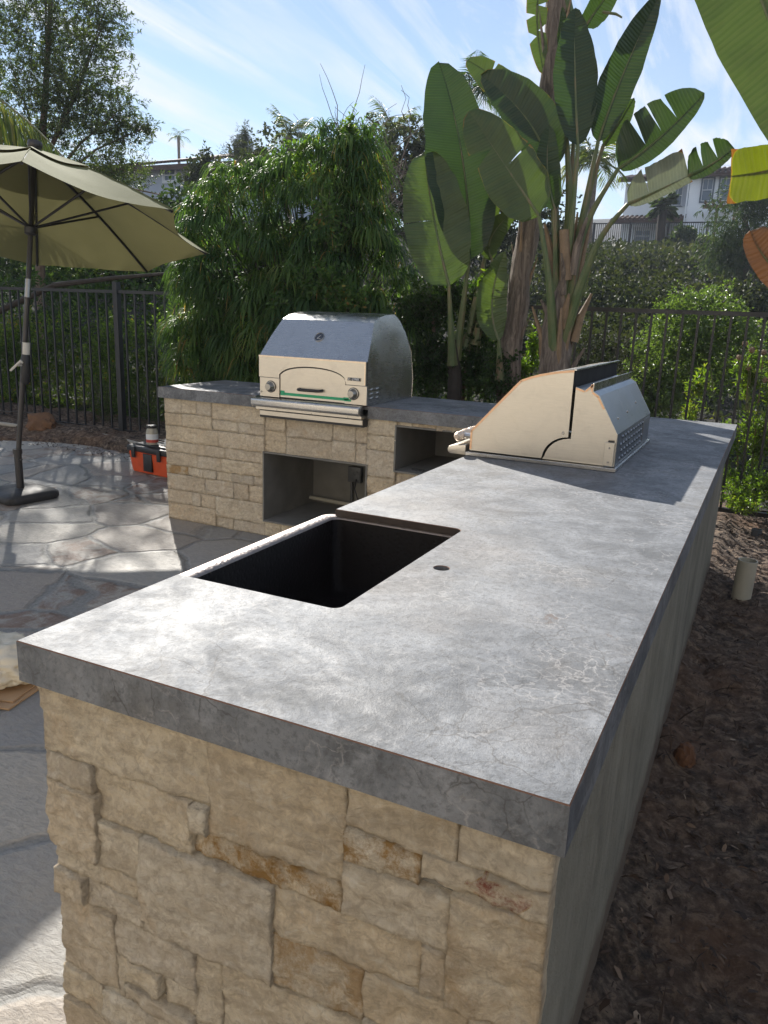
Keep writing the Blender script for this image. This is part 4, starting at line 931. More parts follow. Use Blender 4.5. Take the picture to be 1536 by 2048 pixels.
# grey house on the left skyline
Y3 = 33.0
def gx(px): return ony(px, 350, Y3).x
def gz(py, px=400): return ony(px, py, Y3).z
gh = thing('house', 'blue grey house with dark tile roof and chimney on the left skyline', 'house', (gx(330), Y3, gz(395)))
b = MB(); b.box((gx(215), Y3, gz(470)), (gx(520), Y3+7, gz(326))); b.build('wall', M['house_blue_grey'], gh)
b = MB(); x0, x1 = gx(120), gx(535); z_ = gz(327)
b.face([(x0, Y3-.6, z_-.1), (x1, Y3-.6, z_+.1), (x1-2.0, Y3+3.5, z_+1.15), (x0+1.2, Y3+3.5, z_+.75)]); b.box((x0, Y3-.62, z_-.32), (x1, Y3-.5, z_-.08))
n_ = 46
for i in range(n_):
    xx = x0+(i+.5)*(x1-x0)/n_; k = (i+.5)/n_; b.tube([(xx, Y3-.66, z_-.08+.2*k), (x0+1.2+(x1-2-x0-1.2)*k, Y3+3.5, z_+.77+.4*k)], .07, 6)
b.build('roof', M['tile_roof'], gh)
b = MB(); b.box((gx(433), Y3+1.4, z_), (gx(455), Y3+2.2, gz(268))); b.box((gx(437), Y3+1.5, gz(268)), (gx(450), Y3+2.1, gz(258))); b.build('chimney', M['house_blue_grey'], gh)
window(gx(329), gx(352), gz(360), gz(335), Y3, gh, 'frame_white'); window(gx(395), gx(418), gz(360), gz(335), Y3, gh, 'frame_white')
# house added unseen behind the camera for warm bounce light and reflections
ho = thing('added_house', 'unseen tan stucco house wall, added for bounce light and warm reflections', 'house', (0, -6.4, 0))
b = MB(); b.box((-12, -10, -.1), (7, -6.4, 5.6)); b.build('wall', M['bounce_tan'], ho)
b = MB(); b.prism([(-5.9, 5.45), (-5.9, 5.62), (-10, 7.2), (-10, 5.62)], 'x', -12.6, 7.6); b.build('roof', M['tile_roof'], ho)
for x0 in (-9, -4.2, 1.2): window(x0, x0+2.0, .9, 2.3, -6.4, ho, 'frame_white')
#@@PLANTS@@
# ------------------------------------------------------------------ foliage builders
def nrmz(a): return a/np.maximum(1e-9, np.linalg.norm(a, axis=-1, keepdims=True))
def leaves(name, P, Dr, Ln, Wd, mat, parent=None, fold=.25, droop=.15, tint=None, N0=None):
    n = len(P); Dr = nrmz(Dr); rnd = RNG.normal(size=(n, 3)) if N0 is None else N0+RNG.normal(size=(n, 3))*.5
    S = nrmz(np.cross(Dr, rnd)); Nn = np.cross(S, Dr); Ln = Ln[:, None]; Wd = Wd[:, None]; dz = np.array([0, 0, -1.])*Ln*droop
    m1 = P+Dr*Ln*.42; a = P; b1 = m1+S*Wd/2+Nn*Wd*fold; b2 = m1-S*Wd/2+Nn*Wd*fold; c = P+Dr*Ln+dz; md = m1
    vs = np.stack([a, b1, md, b2, c], 1).reshape(-1, 3); k = np.arange(n)[:, None]*5
    fs = np.concatenate([np.concatenate([k+0, k+2, k+4, k+1], 1), np.concatenate([k+0, k+3, k+4, k+2], 1)])
    t_ = RNG.random(n) if tint is None else tint
    return npmesh(name, vs, fs, M[mat], parent, tint=np.repeat(t_, 5))
def twigset(ells, nt, per, tl, ll, asp=.28, up=.3, shell=.55, spread=.9, tmax=1.0, zmin=-9, jit=.2, mask=None):
    """ells: (c, r) list; returns leaf arrays and twig segments"""
    vol = np.array([r[0]*r[1]*r[2] for c, r in ells])**.75; pick = RNG.choice(len(ells), nt, p=vol/vol.sum())
    c = np.array([ells[i][0] for i in pick]); r = np.array([ells[i][1] for i in pick])
    u = nrmz(RNG.normal(size=(nt, 3))); rad = (shell+(1-shell)*RNG.random(nt)**.7)
    # lumpy outline
    lump = np.array([mn.noise(V((u[i]*2.3+c[i]*3).tolist())) for i in range(nt)]); rad = rad*(1+jit*1.6*lump)
    T = c+u*r*rad[:, None]; d = nrmz(u*[1, 1, .8]+np.array([0, 0, up])+RNG.normal(size=(nt, 3))*.45)
    keep = T[:, 2] > zmin
    if mask is not None: keep &= mask(T)
    T, d = T[keep], d[keep]; nt = len(T)
    sz = RNG.uniform(.6, 1.15, nt)*tl
    s = RNG.random((nt, per)); s = np.sort(s, 1); B = T[:, None]-d[:, None]*sz[:, None, None]*(1-s[:, :, None])
    side = nrmz(np.cross(d[:, None], RNG.normal(size=(nt, per, 3))))
    D_ = d[:, None]*(.55+.5*s[:, :, None])+side*spread
    n = nt*per; cl = np.array([mn.noise(V((t*1.7).tolist())) for t in T])
    tint = np.clip(.45+.5*cl[:, None]+RNG.normal(size=(nt, per))*.2, 0, 1).ravel()
    return B.reshape(n, 3), D_.reshape(n, 3), ll*RNG.uniform(.6, 1.15, n), ll*asp*RNG.uniform(.75, 1.2, n), tint, T-d*sz[:, None], T
def twigmesh(name, A, B_, rad, parent, mat='twig'):
    n = len(A); d = nrmz(B_-A); s = nrmz(np.cross(d, RNG.normal(size=(n, 3)))); t = np.cross(d, s)
    rings = [[a_+(s*cos(q)+t*sin(q))*k for q in (0, 2.1, 4.2)] for a_, k in ((A, rad), (B_, rad*.35))]
    vs = np.stack(rings[0]+rings[1], 1).reshape(-1, 3); k = np.arange(n)[:, None]*6
    fs = np.concatenate([np.concatenate([k+i, k+(i+1) % 3, k+3+(i+1) % 3, k+3+i], 1) for i in range(3)])
    return npmesh(name, vs, fs, M[mat], parent)
def shrub(name, label, cat, ells, nt, per, tl, ll, mat, asp=.28, group=None, trunk=None, twigs=True, loc=None, stem='twig', **kw):
    c0 = ells[0][0]; rt = thing(name, label, cat, loc or (c0[0], c0[1], max(-2, c0[2]-ells[0][1][2])), group)
    P, Dr, Ln, Wd, tn, A, B_ = twigset(ells, nt, per, tl, ll, asp, **kw)
    fo = leaves('foliage', P, Dr, Ln, Wd, mat, rt, tint=tn)
    if twigs: twigmesh('twigs', A, B_, ll*.035, rt, stem)
    if trunk:
        b = MB()
        for pts, r_ in trunk:
            pts = [V(p) for p in pts]; n = len(pts); b.tube([p+V([mn.noise(p*3+V((k, 0, 0)))*.03 for k in (1, 5, 9)]) for p in pts], [r_*(1-.7*i/(n-1)) for i in range(n)], 8)
        b.build('trunk', M['bark'], rt, True)
    return rt
def P_(px, py, Y): return tuple(ony(px, py, Y))

# ---- weeping bush: mops of long drooping leaves
wb = thing('weeping_shrub', 'tall weeping shrub with mops of long drooping leaves behind the pizza oven', 'shrub', (-2.9, 5.2, .05))
EL = [((-3.28, 5.15, 1.60), (.66, .42, .98)), ((-2.50, 5.15, 1.78), (.60, .42, 1.02)), ((-1.98, 5.2, 1.22), (.36, .38, .74)), ((-3.62, 5.15, 1.1), (.36, .34, .62)), ((-2.6, 4.95, 1.15), (.9, .40, .55)), ((-2.22, 5.2, 2.35), (.26, .3, .48))]
mops = []
while len(mops) < 390:
    c_, r_ = EL[RNG.choice(len(EL), p=[.26, .26, .12, .12, .14, .10])]
    u = nrmz(RNG.normal(size=3)); 
    if u[1] > .35 and RNG.random() < .75: continue
    k = RNG.uniform(.82, 1.04); p = np.array(c_)+u*np.array(r_)*k
    if p[2] < .45: continue
    if any(np.linalg.norm(p-m_[0]) < .118 for m_ in mops): continue
    mops.append((p, u))
allv, allf, allt = [], [], []; NS = 6
for p, u in mops:
    n = int(RNG.integers(44, 70)); hx_ = nrmz(u*np.array([1, 1, 0])+1e-6)
    th = RNG.uniform(0, 2*pi, n); out = np.column_stack([np.cos(th), np.sin(th), np.zeros(n)])+hx_*.35
    L_ = RNG.uniform(.22, .33, n); st = RNG.uniform(.35, 1.6, n); wd = RNG.uniform(.0032, .0062, n)
    base_t = RNG.uniform(0, .8)
    tn = np.clip(base_t+RNG.normal(size=n)*.16, 0, .9); yel = RNG.random(n) < (.10 if RNG.random() < .3 else .012); tn[yel] = RNG.uniform(.93, 1, yel.sum())
    org = p+RNG.normal(size=(n, 3))*.016+np.array([0, 0, 1.])*RNG.uniform(0, .05, n)[:, None]
    pos = org.copy(); dirv = nrmz(out*RNG.uniform(.35, 1.0, n)[:, None]+np.array([0, 0, 1])*st[:, None]); pts = [pos.copy()]
    for s in range(NS):
        pos = pos+dirv*(L_/NS)[:, None]; dirv = nrmz(dirv+np.array([0, 0, -1])*(.62 if s < 4 else .4)); pts.append(pos.copy())
    sd_ = nrmz(np.cross(out, [0, 0, 1.])); base = sum(len(x) for x in allv)
    prof_ = [.45, .9, 1, 1, .85, .6, .1]
    vs = np.stack([q for i, x in enumerate(pts) for q in (x+sd_*(wd*prof_[i])[:, None], x-sd_*(wd*prof_[i])[:, None])], 1)   # n, 2(NS+1), 3
    k = np.arange(n)[:, None]*2*(NS+1)+base
    allv.append(vs.reshape(-1, 3)); allt.append(np.repeat(tn, 2*(NS+1)))
    for i in range(NS): allf.append(np.concatenate([k+2*i, k+2*i+1, k+2*i+3, k+2*i+2], 1))
npmesh('foliage', np.concatenate(allv), np.concatenate(allf), M['leaf_weeping'], wb, tint=np.concatenate(allt))
A = np.array([m_[0]-m_[1]*.02 for m_ in mops]); cen = np.array([[-2.8, 5.2, .9]]); Bq = A+(np.column_stack([np.full(len(A), -2.8)+(A[:, 0]+2.8)*.55, np.full(len(A), 5.25), A[:, 2]*.72])-A)
twigmesh('branches', Bq, A, .011, wb, 'dark_twig')
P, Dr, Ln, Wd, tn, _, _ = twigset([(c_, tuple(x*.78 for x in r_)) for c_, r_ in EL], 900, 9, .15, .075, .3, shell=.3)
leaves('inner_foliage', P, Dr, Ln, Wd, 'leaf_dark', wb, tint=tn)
b = MB()
for x in (-3.3, -2.9, -2.5, -2.1): b.tube([(x*.3-2.0, 5.3, .0), (x, 5.3, .9), (x+.1, 5.25, 1.8)], [.04, .025, .01], 7)
b.build('trunk', M['bark'], wb, True)
# lime climber mixed into its crown
shrub('climbing_vine', 'small leaved green climber growing through the middle of the weeping shrub', 'vine', [(P_(660, 440, 4.72), (.16, .1, .28)), (P_(640, 560, 4.62), (.3, .1, .2)), (P_(690, 600, 4.66), (.26, .1, .16)), (P_(560, 600, 4.62), (.16, .1, .12))], 210, 8, .10, .05, 'leaf_weeping', .5, shell=.2)
shrub('climbing_vine', 'yellow green sprigs standing on top of the weeping shrub', 'vine', [(P_(700, 262, 5.2), (.10, .1, .16)), (P_(600, 300, 5.1), (.18, .1, .12))], 70, 8, .10, .055, 'leaf_lime', .4, shell=.2)

# ---- open tree top left
TY = 11.5
te = [(P_(70, 60, TY), (1.8, 1.3, 1.35)), (P_(200, 40, TY), (.72, .8, 1.2)), (P_(150, 190, TY), (1.5, 1.2, 1.05)), (P_(235, 250, TY), (.82, .7, .6)), (P_(40, 290, TY), (1.7, 1.2, 1.05)), (P_(215, 340, TY), (1.1, .8, .55)), (P_(-90, 150, TY), (1.3, 1.3, 1.6)), (P_(285, 250, TY), (.34, .4, .28)), (P_(60, -90, TY), (1.3, 1.0, .8)), (P_(250, 440, TY-.8), (.8, .6, .5)), (P_(120, 430, TY), (1.7, .7, .65))]
tp = V(P_(70, 560, TY)); 
tr = [([(tp.x, TY, -.6), (tp.x+.1, TY, .8), P_(75, 380, TY), P_(90, 200, TY), P_(100, 0, TY)], .13)]
for q in ((230, 230), (200, 60), (290, 255), (20, 120), (150, 150), (250, 340), (90, -80), (-60, 200), (210, 20), (320, 390)):
    tr.append(([P_(78, 340+.2*q[1], TY), P_((78+q[0])/2+8, (300+q[1])/2+20, TY+.2), P_(q[0], q[1], TY-.1)], .035))
shrub('open_tree', 'airy tree with small grey green leaves rising above the umbrella at the left', 'tree', te, 6400, 12, .34, .086, 'leaf_tree', .27, trunk=tr, loc=(tp.x, TY, -.6), shell=.25, jit=.3, up=.45)
b = MB(); b.tube([P_(-60, 650, 6.35), P_(20, 612, 6.3), P_(110, 570, 6.3), P_(230, 556, 6.35), P_(360, 545, 6.4)], [.045, .04, .034, .026, .015], 9); tag(b.build('fallen_limb', M['dark_twig'], None, True), 'thick bare limb reaching over the hedge just above the left fence rail', 'branch')

# ---- hedge behind the left fence
hd = [((-9.2+i*.62, 6.75+.2*sin(i*2.1), .62), (.55, .42, .85)) for i in range(9)]
hd += [((-9.2+i*.9, 7.3, 1.35), (.7, .5, .62)) for i in range(7)]
for gi, (sl, lb) in enumerate(((slice(0, 5), 'sunlit glossy leaved hedge shrub behind the left fence, beside the umbrella pole'), (slice(5, 9), 'glossy leaved hedge shrub behind the fence between the fence post and the weeping shrub'))):
    shrub('hedge_shrub', lb, 'shrub', hd[sl], 2300-200*gi, 11, .2, .052, 'leaf_hedge', .42, group='shrubs behind the left fence', shell=.3, jit=.25, zmin=-.05, stem='dark_twig')
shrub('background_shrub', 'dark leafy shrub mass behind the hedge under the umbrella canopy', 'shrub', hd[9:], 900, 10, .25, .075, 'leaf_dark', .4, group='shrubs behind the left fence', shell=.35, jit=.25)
shrub('rosemary_bush', 'fine leaved dark bush at the foot of the fence near the thick post', 'shrub', [(P_(205, 800, 6.0), (.26, .2, .36)), (P_(300, 800, 6.0), (.3, .2, .3))], 330, 16, .2, .045, 'leaf_dark', .09, spread=.6, up=.9)

# ---- dark shrub between the weeping shrub and the bird of paradise
se = [(P_(850, 620, 5.15), (.26, .3, .30)), (P_(860, 730, 5.1), (.30, .3, .34)), (P_(950, 720, 5.2), (.28, .25, .38)), (P_(960, 620, 5.25), (.22, .2, .28)), (P_(1000, 745, 5.0), (.18, .2, .24)), (P_(900, 590, 5.3), (.2, .2, .22))]
shrub('leafy_shrub', 'dark green small leaved shrub between the weeping shrub and the leaning trunk', 'shrub', se, 2000, 12, .13, .036, 'leaf_dark', .45, loc=(-1.3, 5.15, .05), shell=.15, trunk=[([(-1.35, 5.15, 0), P_(870, 700, 5.15), P_(860, 600, 5.15)], .03), ([(-1.2, 5.2, 0), P_(940, 680, 5.2), P_(960, 590, 5.2)], .025)])
shrub('leafy_shrub', 'bright green sprigs catching the sun at the foot of the trunks beside the grill', 'shrub', [(P_(1066, 700, 5.3), (.07, .1, .17)), (P_(1045, 740, 5.2), (.12, .1, .12)), (P_(975, 560, 5.15), (.1, .1, .1))], 120, 9, .10, .05, 'leaf_lime', .4, shell=.1)

# ---- right hand shrubs
shrub('round_bush', 'pale glossy rounded bush beyond the right fence', 'bush', [(P_(1405, 640, 8.2), (.60, .5, .42)), (P_(1340, 720, 8.4), (.55, .5, .55)), (P_(1460, 700, 8.6), (.6, .5, .5)), (P_(1300, 790, 8.2), (.5, .4, .4)), (P_(1420, 590, 8.7), (.14, .2, .14))], 2400, 12, .16, .040, 'leaf_pale', .5, shell=.35, up=.6, jit=.15)
shrub('mid_bush', 'darker green bush half shaded beyond the fence behind the trunk', 'bush', [(P_(1220, 700, 8.8), (.8, .5, .35)), (P_(1190, 780, 8.2), (.9, .5, .42)), (P_(1130, 700, 8.8), (.5, .5, .4))], 650, 12, .2, .06, 'leaf_far', .2, shell=.3, up=.8)
ls = shrub('flowering_shrub', 'tall lime green shrub with dried brown seed heads at the right edge by the fence', 'shrub', [(P_(1500, 740, 5.95), (.14, .15, .22)), (P_(1520, 860, 5.9), (.22, .15, .28)), (P_(1450, 880, 5.95), (.12, .15, .20)), (P_(1400, 760, 6.0), (.12, .12, .16)), (P_(1560, 760, 5.95), (.18, .15, .3)), (P_(1380, 830, 6.0), (.12, .12, .12)), (P_(1500, 960, 5.8), (.24, .2, .14))], 620, 12, .17, .055, 'leaf_lime', .22, shell=.1, up=1.2, spread=.75, loc=(1.0, 5.9, 0))
for q in ((1490, 688), (1504, 700), (1497, 735), (1478, 715), (1527, 705), (1530, 760)):
    c_ = V(P_(q[0], q[1], 5.85)); bm = bmesh.new(); bmesh.ops.create_icosphere(bm, subdivisions=3, radius=.021)
    for v in bm.verts: v.co = c_+v.co*(1+.5*mn.noise(v.co*140+c_*9))
    me = bpy.data.meshes.new('seed_head'); bm.to_mesh(me); bm.free(); me.materials.append(M['stalk_brown']); link('seed_head', me, ls)
b = MB()
for q in ((1497, 735), (1478, 715), (1504, 690), (1527, 705), (1420, 720), (1550, 700)): b.tube([P_(q[0], q[1], 5.86), (.95+.1*(q[0]-1480)/60, 5.9, .1)], [.004, .009], 5)
b.build('stems', M['stalk'], ls, True)
shrub('ground_cover', 'low bright green leafy plant at the base of the right fence', 'plant', [(P_(1470, 985, 5.35), (.14, .12, .10)), (P_(1530, 970, 5.4), (.2, .15, .14)), (P_(1490, 1005, 5.1), (.16, .1, .06)), (P_(1580, 990, 5.3), (.25, .2, .12))], 380, 10, .08, .034, 'leaf_lime', .35, shell=.1, up=1.0, loc=(1.05, 5.35, 0))

# ---- hillside shrubs and trees
def far_bush(px, py, Y, r, mat='leaf_far', nt=420, ll=.22, name='hillside_bush', label='', group='bushes on the hillside', asp=.45, **kw):
    c_ = P_(px, py, Y); shrub(name, label, 'bush' if 'bush' in name else 'tree', [(c_, r), ((c_[0]+r[0]*.5, c_[1], c_[2]-r[2]*.3), (r[0]*.7, r[1]*.8, r[2]*.7)), ((c_[0]-r[0]*.5, c_[1], c_[2]-r[2]*.3), (r[0]*.7, r[1]*.8, r[2]*.7))], nt, 9, ll*3, ll, mat, asp, group=group, twigs=False, shell=.45, **kw)
hb = [(60, 520, 14, (1.6, 1.2, .9), 'leaf_far_green', 'green bush on the slope just under the umbrella canopy at the left edge'),
 (180, 540, 13, (1.4, 1.2, .7), 'leaf_far_green', 'green bush on the slope just over the left fence post'),
 (300, 520, 13, (1.2, 1.2, .9), 'leaf_far_green', 'green bush on the slope under the right tip of the umbrella'),
 (1215, 545, 40, (3.2, 2.5, 1.6), 'leaf_far', 'broad dark bush below the far house fence, left of the fan palm'),
 (1330, 548, 40, (2.6, 2, 1.2), 'leaf_far', 'olive brown bush on the slope directly under the fan palm'),
 (1160, 590, 26, (2.6, 2, 1.7), 'leaf_far', 'dark bush on the lower slope behind the bird of paradise stalks'),
 (1260, 600, 24, (2.4, 2, 1.3), 'leaf_far', 'dark bush low on the slope above the round pale bush'),
 (1090, 520, 34, (2.8, 2, 2.6), 'leaf_far', 'tall dark bush on the slope between the two trunks'),
 (1350, 610, 20, (1.5, 1.2, .7), 'leaf_far', 'shadowed bush on the slope just over the round pale bush'),
 (1510, 600, 22, (1.6, 1.3, .8), 'leaf_far', 'shadowed bush on the slope at the right edge below the pepper tree'),
 (1180, 665, 14, (1.7, 1.2, .6), 'leaf_far', 'green bush just beyond the fence between trunk and grill'),
 (1290, 670, 13, (1.5, 1.2, .4), 'leaf_far', 'green bush just beyond the fence left of the round pale bush'),
 (1365, 478, 52.5, (.8, .6, .9), 'leaf_far_green', 'small green bush beside the fan palm at the hilltop fence'),
 (1412, 486, 52.8, (.7, .5, .5), 'leaf_pale', 'pale flowering bush at the hilltop fence')]
for px, py, Y, r, m_, lb in hb: far_bush(px, py, Y, r, m_, label=lb, ll=.09+Y*.0042, nt=int(330+r[0]*60))
shrub('pepper_tree', 'grey green weeping pepper tree on the slope at the right edge', 'tree', [(P_(1490, 450, 36), (1.9, 1.5, 2.1)), (P_(1530, 400, 36), (1.7, 1.5, 1.3)), (P_(1440, 510, 36), (1.3, 1.2, 1.2)), (P_(1500, 540, 36), (1.8, 1.2, 1.2))], 1300, 12, .9, .2, 'leaf_far_green', .2, shell=.3, up=-.7, twigs=False, spread=.5, trunk=[([P_(1500, 590, 36), P_(1492, 500, 36), P_(1490, 430, 36)], .25)])
mb_ = [(412, 350, 24, (.8, 1.0, 1.0), 'leaf_far', 'grey green tree in front of the blue grey house left of its chimney'),
 (520, 335, 27, (1.0, 1.2, 1.0), 'leaf_far', 'dark tree at the right end of the blue grey house'),
 (560, 330, 22, (1.6, 1.3, 1.3), 'leaf_far', 'dark tree behind the top left of the weeping shrub'),
 (800, 300, 24, (1.7, 1.2, 1.1), 'leaf_far', 'grey dark tree behind the bare twigs beside the big paddle leaf'),
 (760, 390, 17, (1.3, 1, 1.3), 'leaf_far', 'dull brownish tree between the weeping shrub and the big paddle leaf'),
 (690, 330, 22, (1.4, 1.2, 1.2), 'leaf_far', 'dark tree hidden behind the top of the weeping shrub'),
 (900, 330, 24, (1.8, 1.2, 1.6), 'leaf_far', 'dark tree behind the big paddle leaf'),
 (1000, 420, 22, (1.8, 1.2, 1.8), 'leaf_far', 'dark tree behind the leaning trunk'),
 (280, 455, 16, (1.5, 1, .7), 'leaf_far_green', 'green tree below the blue grey house wall'),
 (380, 440, 12, (.9, .8, .8), 'leaf_far_green', 'reddish green shrub to the left of the weeping shrub')]
for px, py, Y, r, m_, lb in mb_: far_bush(px, py, Y, r, m_, label=lb, ll=.08+Y*.004, nt=int(360+r[0]*90), name='background_tree', group='trees beyond the garden')
shrub('pine_tree', 'small dark pine shaped tree on the skyline beside the chimney', 'tree', [(P_(486, 285, 30), (.75, .6, .5)), (P_(490, 262, 30), (.4, .4, .45)), (P_(470, 300, 30), (1.0, .6, .35))], 260, 10, .5, .2, 'leaf_far', .12, shell=.1, up=1.4, twigs=False)

# ---- palms
def palm_frond(mb, o, d, L_, ll, n, droop, w_=.02, hang=0.0):
    """returns arrays for leaflets along an arching rachis"""
    o = np.array(o, float); d = nrmz(np.array(d, float)); pts = [o]; st = 16; pos = o.copy(); dd = d.copy()
    for i in range(st):
        pos = pos+dd*L_/st; dd = nrmz(dd+np.array([0, 0, -1.])*droop/st); pts.append(pos.copy())
    pts = np.array(pts); mb.tube([V(p) for p in pts], [w_*(1-.8*i/st) for i in range(st+1)], 5)
    t = np.linspace(.12, .99, n); idx = t*st; i0_ = np.minimum(idx.astype(int), st-1); fr = (idx-i0_)[:, None]; P = pts[i0_]*(1-fr)+pts[i0_+1]*fr
    T = nrmz(pts[i0_+1]-pts[i0_]); S = nrmz(np.cross(T, [0, 0, 1.])); PP, DD, LL = [], [], []
    for s in (-1, 1):
        PP.append(P); DD.append(nrmz(T*.55+S*s*(.85-hang*.6)+np.array([0, 0, -1.])*(hang)+RNG.normal(size=P.shape)*.06)); LL.append(ll*(np.sin(pi*np.clip(t*.85+.12, 0, 1))**.6)*RNG.uniform(.85, 1.1, n))
    return np.concatenate(PP), np.concatenate(DD), np.concatenate(LL)
def palm(name, label, c_, ground, nf, L_, ll, n, mat='palm_leaf', asp=.06, tr_=.12, droop=1.3, group=None, seed=0):
    rt = thing(name, label, 'palm tree', (c_[0], c_[1], ground), group); b = MB(); Q = []
    for k in range(nf):
        a = 2*pi*k/nf*2.4+seed; el = .25+1.1*((k*.618) % 1); Q.append(palm_frond(b, c_, (cos(a)*cos(el), sin(a)*cos(el), sin(el)), L_*RNG.uniform(.85, 1.1), ll, n, droop, L_*.012, .25))
    P, Dr, Ln = [np.concatenate(x) for x in zip(*Q)]
    leaves('frond_leaflets', P, Dr, Ln, Ln*asp, mat, rt, droop=.25); b.build('frond_ribs', M['stalk'], rt, True)
    b = MB(); b.tube([(c_[0]+.05, c_[1], ground), (c_[0], c_[1], (ground+c_[2])/2), c_], [tr_*1.25, tr_, tr_*1.1], 10); b.build('trunk', M['trunk'], rt, True); return rt
palm('palm_tree', 'feather palm on the skyline above the left part of the weeping shrub', P_(578, 272, 30), 3.0, 12, 1.5, .6, 26, group='skyline palms')
palm('palm_tree', 'feather palm on the skyline beside the big paddle leaf', P_(785, 265, 26), 3.0, 14, 1.4, .55, 26, group='skyline palms', seed=1)
palm('palm_tree', 'tiny palm on the skyline above the blue grey roof', P_(357, 275, 60), 7.5, 9, 1.3, .5, 16, group='skyline palms', seed=2, droop=1.8)
palm('palm_tree', 'pale sunlit feather palm behind the bird of paradise stalks', P_(1190, 330, 30), 3.0, 18, 1.7, .7, 30, group='skyline palms', seed=3, droop=1.6)
palm('palm_tree', 'dark feathery palm between the two big leaf fans near the top', P_(940, 190, 24), 2.0, 16, 1.6, .6, 28, 'leaf_dark', group='skyline palms', seed=4, droop=2.0)
# near palm with one frond over the umbrella
np_ = thing('palm_tree', 'near palm whose drooping frond hangs over the umbrella top at the left edge', 'palm tree', (-8.4, 5.0, 0))
b = MB(); A0 = V(P_(-200, 128, 5.2)); B0 = V(P_(0, 158, 5.2)); L_ = 2.05
Q = [palm_frond(b, A0, (B0-A0).normalized()+V((0, 0, .06)), 3.1, .62, 84, .85, .02, 1.0)]
P, Dr, Ln = Q[0]; leaves('frond_leaflets', P, Dr, Ln, Ln*.045, 'palm_leaf', np_, droop=.3); b.build('frond_rib', M['stalk'], np_, True)
b = MB(); b.tube([(A0.x-.5, 5.0, 0), (A0.x-.4, 5.05, 2.5), A0], [.17, .13, .1], 12); b.build('trunk', M['trunk'], np_, True)
# fan palm before the pale house
fc = V(P_(1327, 413, 52)); fpm = thing('fan_palm', 'stocky fan palm with a dark trunk standing before the far hilltop fence', 'palm tree', (fc.x, 52, fc.z-3))
PP, DD, LL = [], [], []
b = MB()
for k in range(46):
    a = k*2.399; el = -.75+1.9*((k*.7548+.1) % 1); d = np.array([cos(a)*cos(el), sin(a)*cos(el), sin(el)]); o = np.array(fc)+d*.55; b.tube([fc, V(o)], .025, 4)
    s = nrmz(np.cross(d, [0, 0, 1.])); t = np.cross(s, d)
    for j in range(15):
        q = (j-7)*.17; PP.append(o); DD.append(d*cos(q)+s*sin(q)+RNG.normal(size=3)*.05); LL.append(.62*(1-.25*abs(j-7)/7))
LL = np.array(LL); leaves('fan_leaves', np.array(PP), np.array(DD), LL, LL*.34, 'leaf_far_green', fpm, droop=.15); b.build('leaf_stalks', M['stalk'], fpm)
b = MB(); b.tube([fc, P_(1322, 450, 52), P_(1320, 505, 52)], [.26, .26, .33], 10); b.build('trunk', M['dark_twig'], fpm, True)

# ---- bare twigs over the weeping shrub
bt = thing('bare_shrub', 'leafless shrub of thin curving twigs above the weeping shrub', 'shrub', (-2.4, 6.6, 0)); b = MB()
for k in range(46):
    x0 = RNG.uniform(660, 800); y0_ = RNG.uniform(330, 470); dx = RNG.uniform(-120, 60) if k < 26 else RNG.uniform(-20, 60); h_ = RNG.uniform(90, 225); pts = []
    for i in range(9):
        t = i/8; pts.append(P_(x0+dx*t+25*sin(t*3+k)+RNG.normal()*3, y0_-h_*(t-.25*t*t*(k % 3)), 6.6+.3*sin(k)))
    b.tube(pts, [.0075*(1-.75*i/8) for i in range(9)], 4)
for k in range(110):
    x0 = RNG.uniform(720, 820); y0_ = RNG.uniform(340, 470); a = RNG.uniform(0, pi); l_ = RNG.uniform(20, 60); pts = [P_(x0+cos(a)*l_*t+6*sin(t*4+k), y0_-sin(a)*l_*t*.6, 6.6+.4*sin(k*1.7)) for t in (0, .33, .66, 1)]
    b.tube(pts, [.005, .004, .003, .002], 4)
b.tube([(-2.4, 6.6, 0), P_(760, 560, 6.6), P_(740, 400, 6.6)], [.04, .03, .015], 7)
b.build('twigs', M['twig'], bt, True)

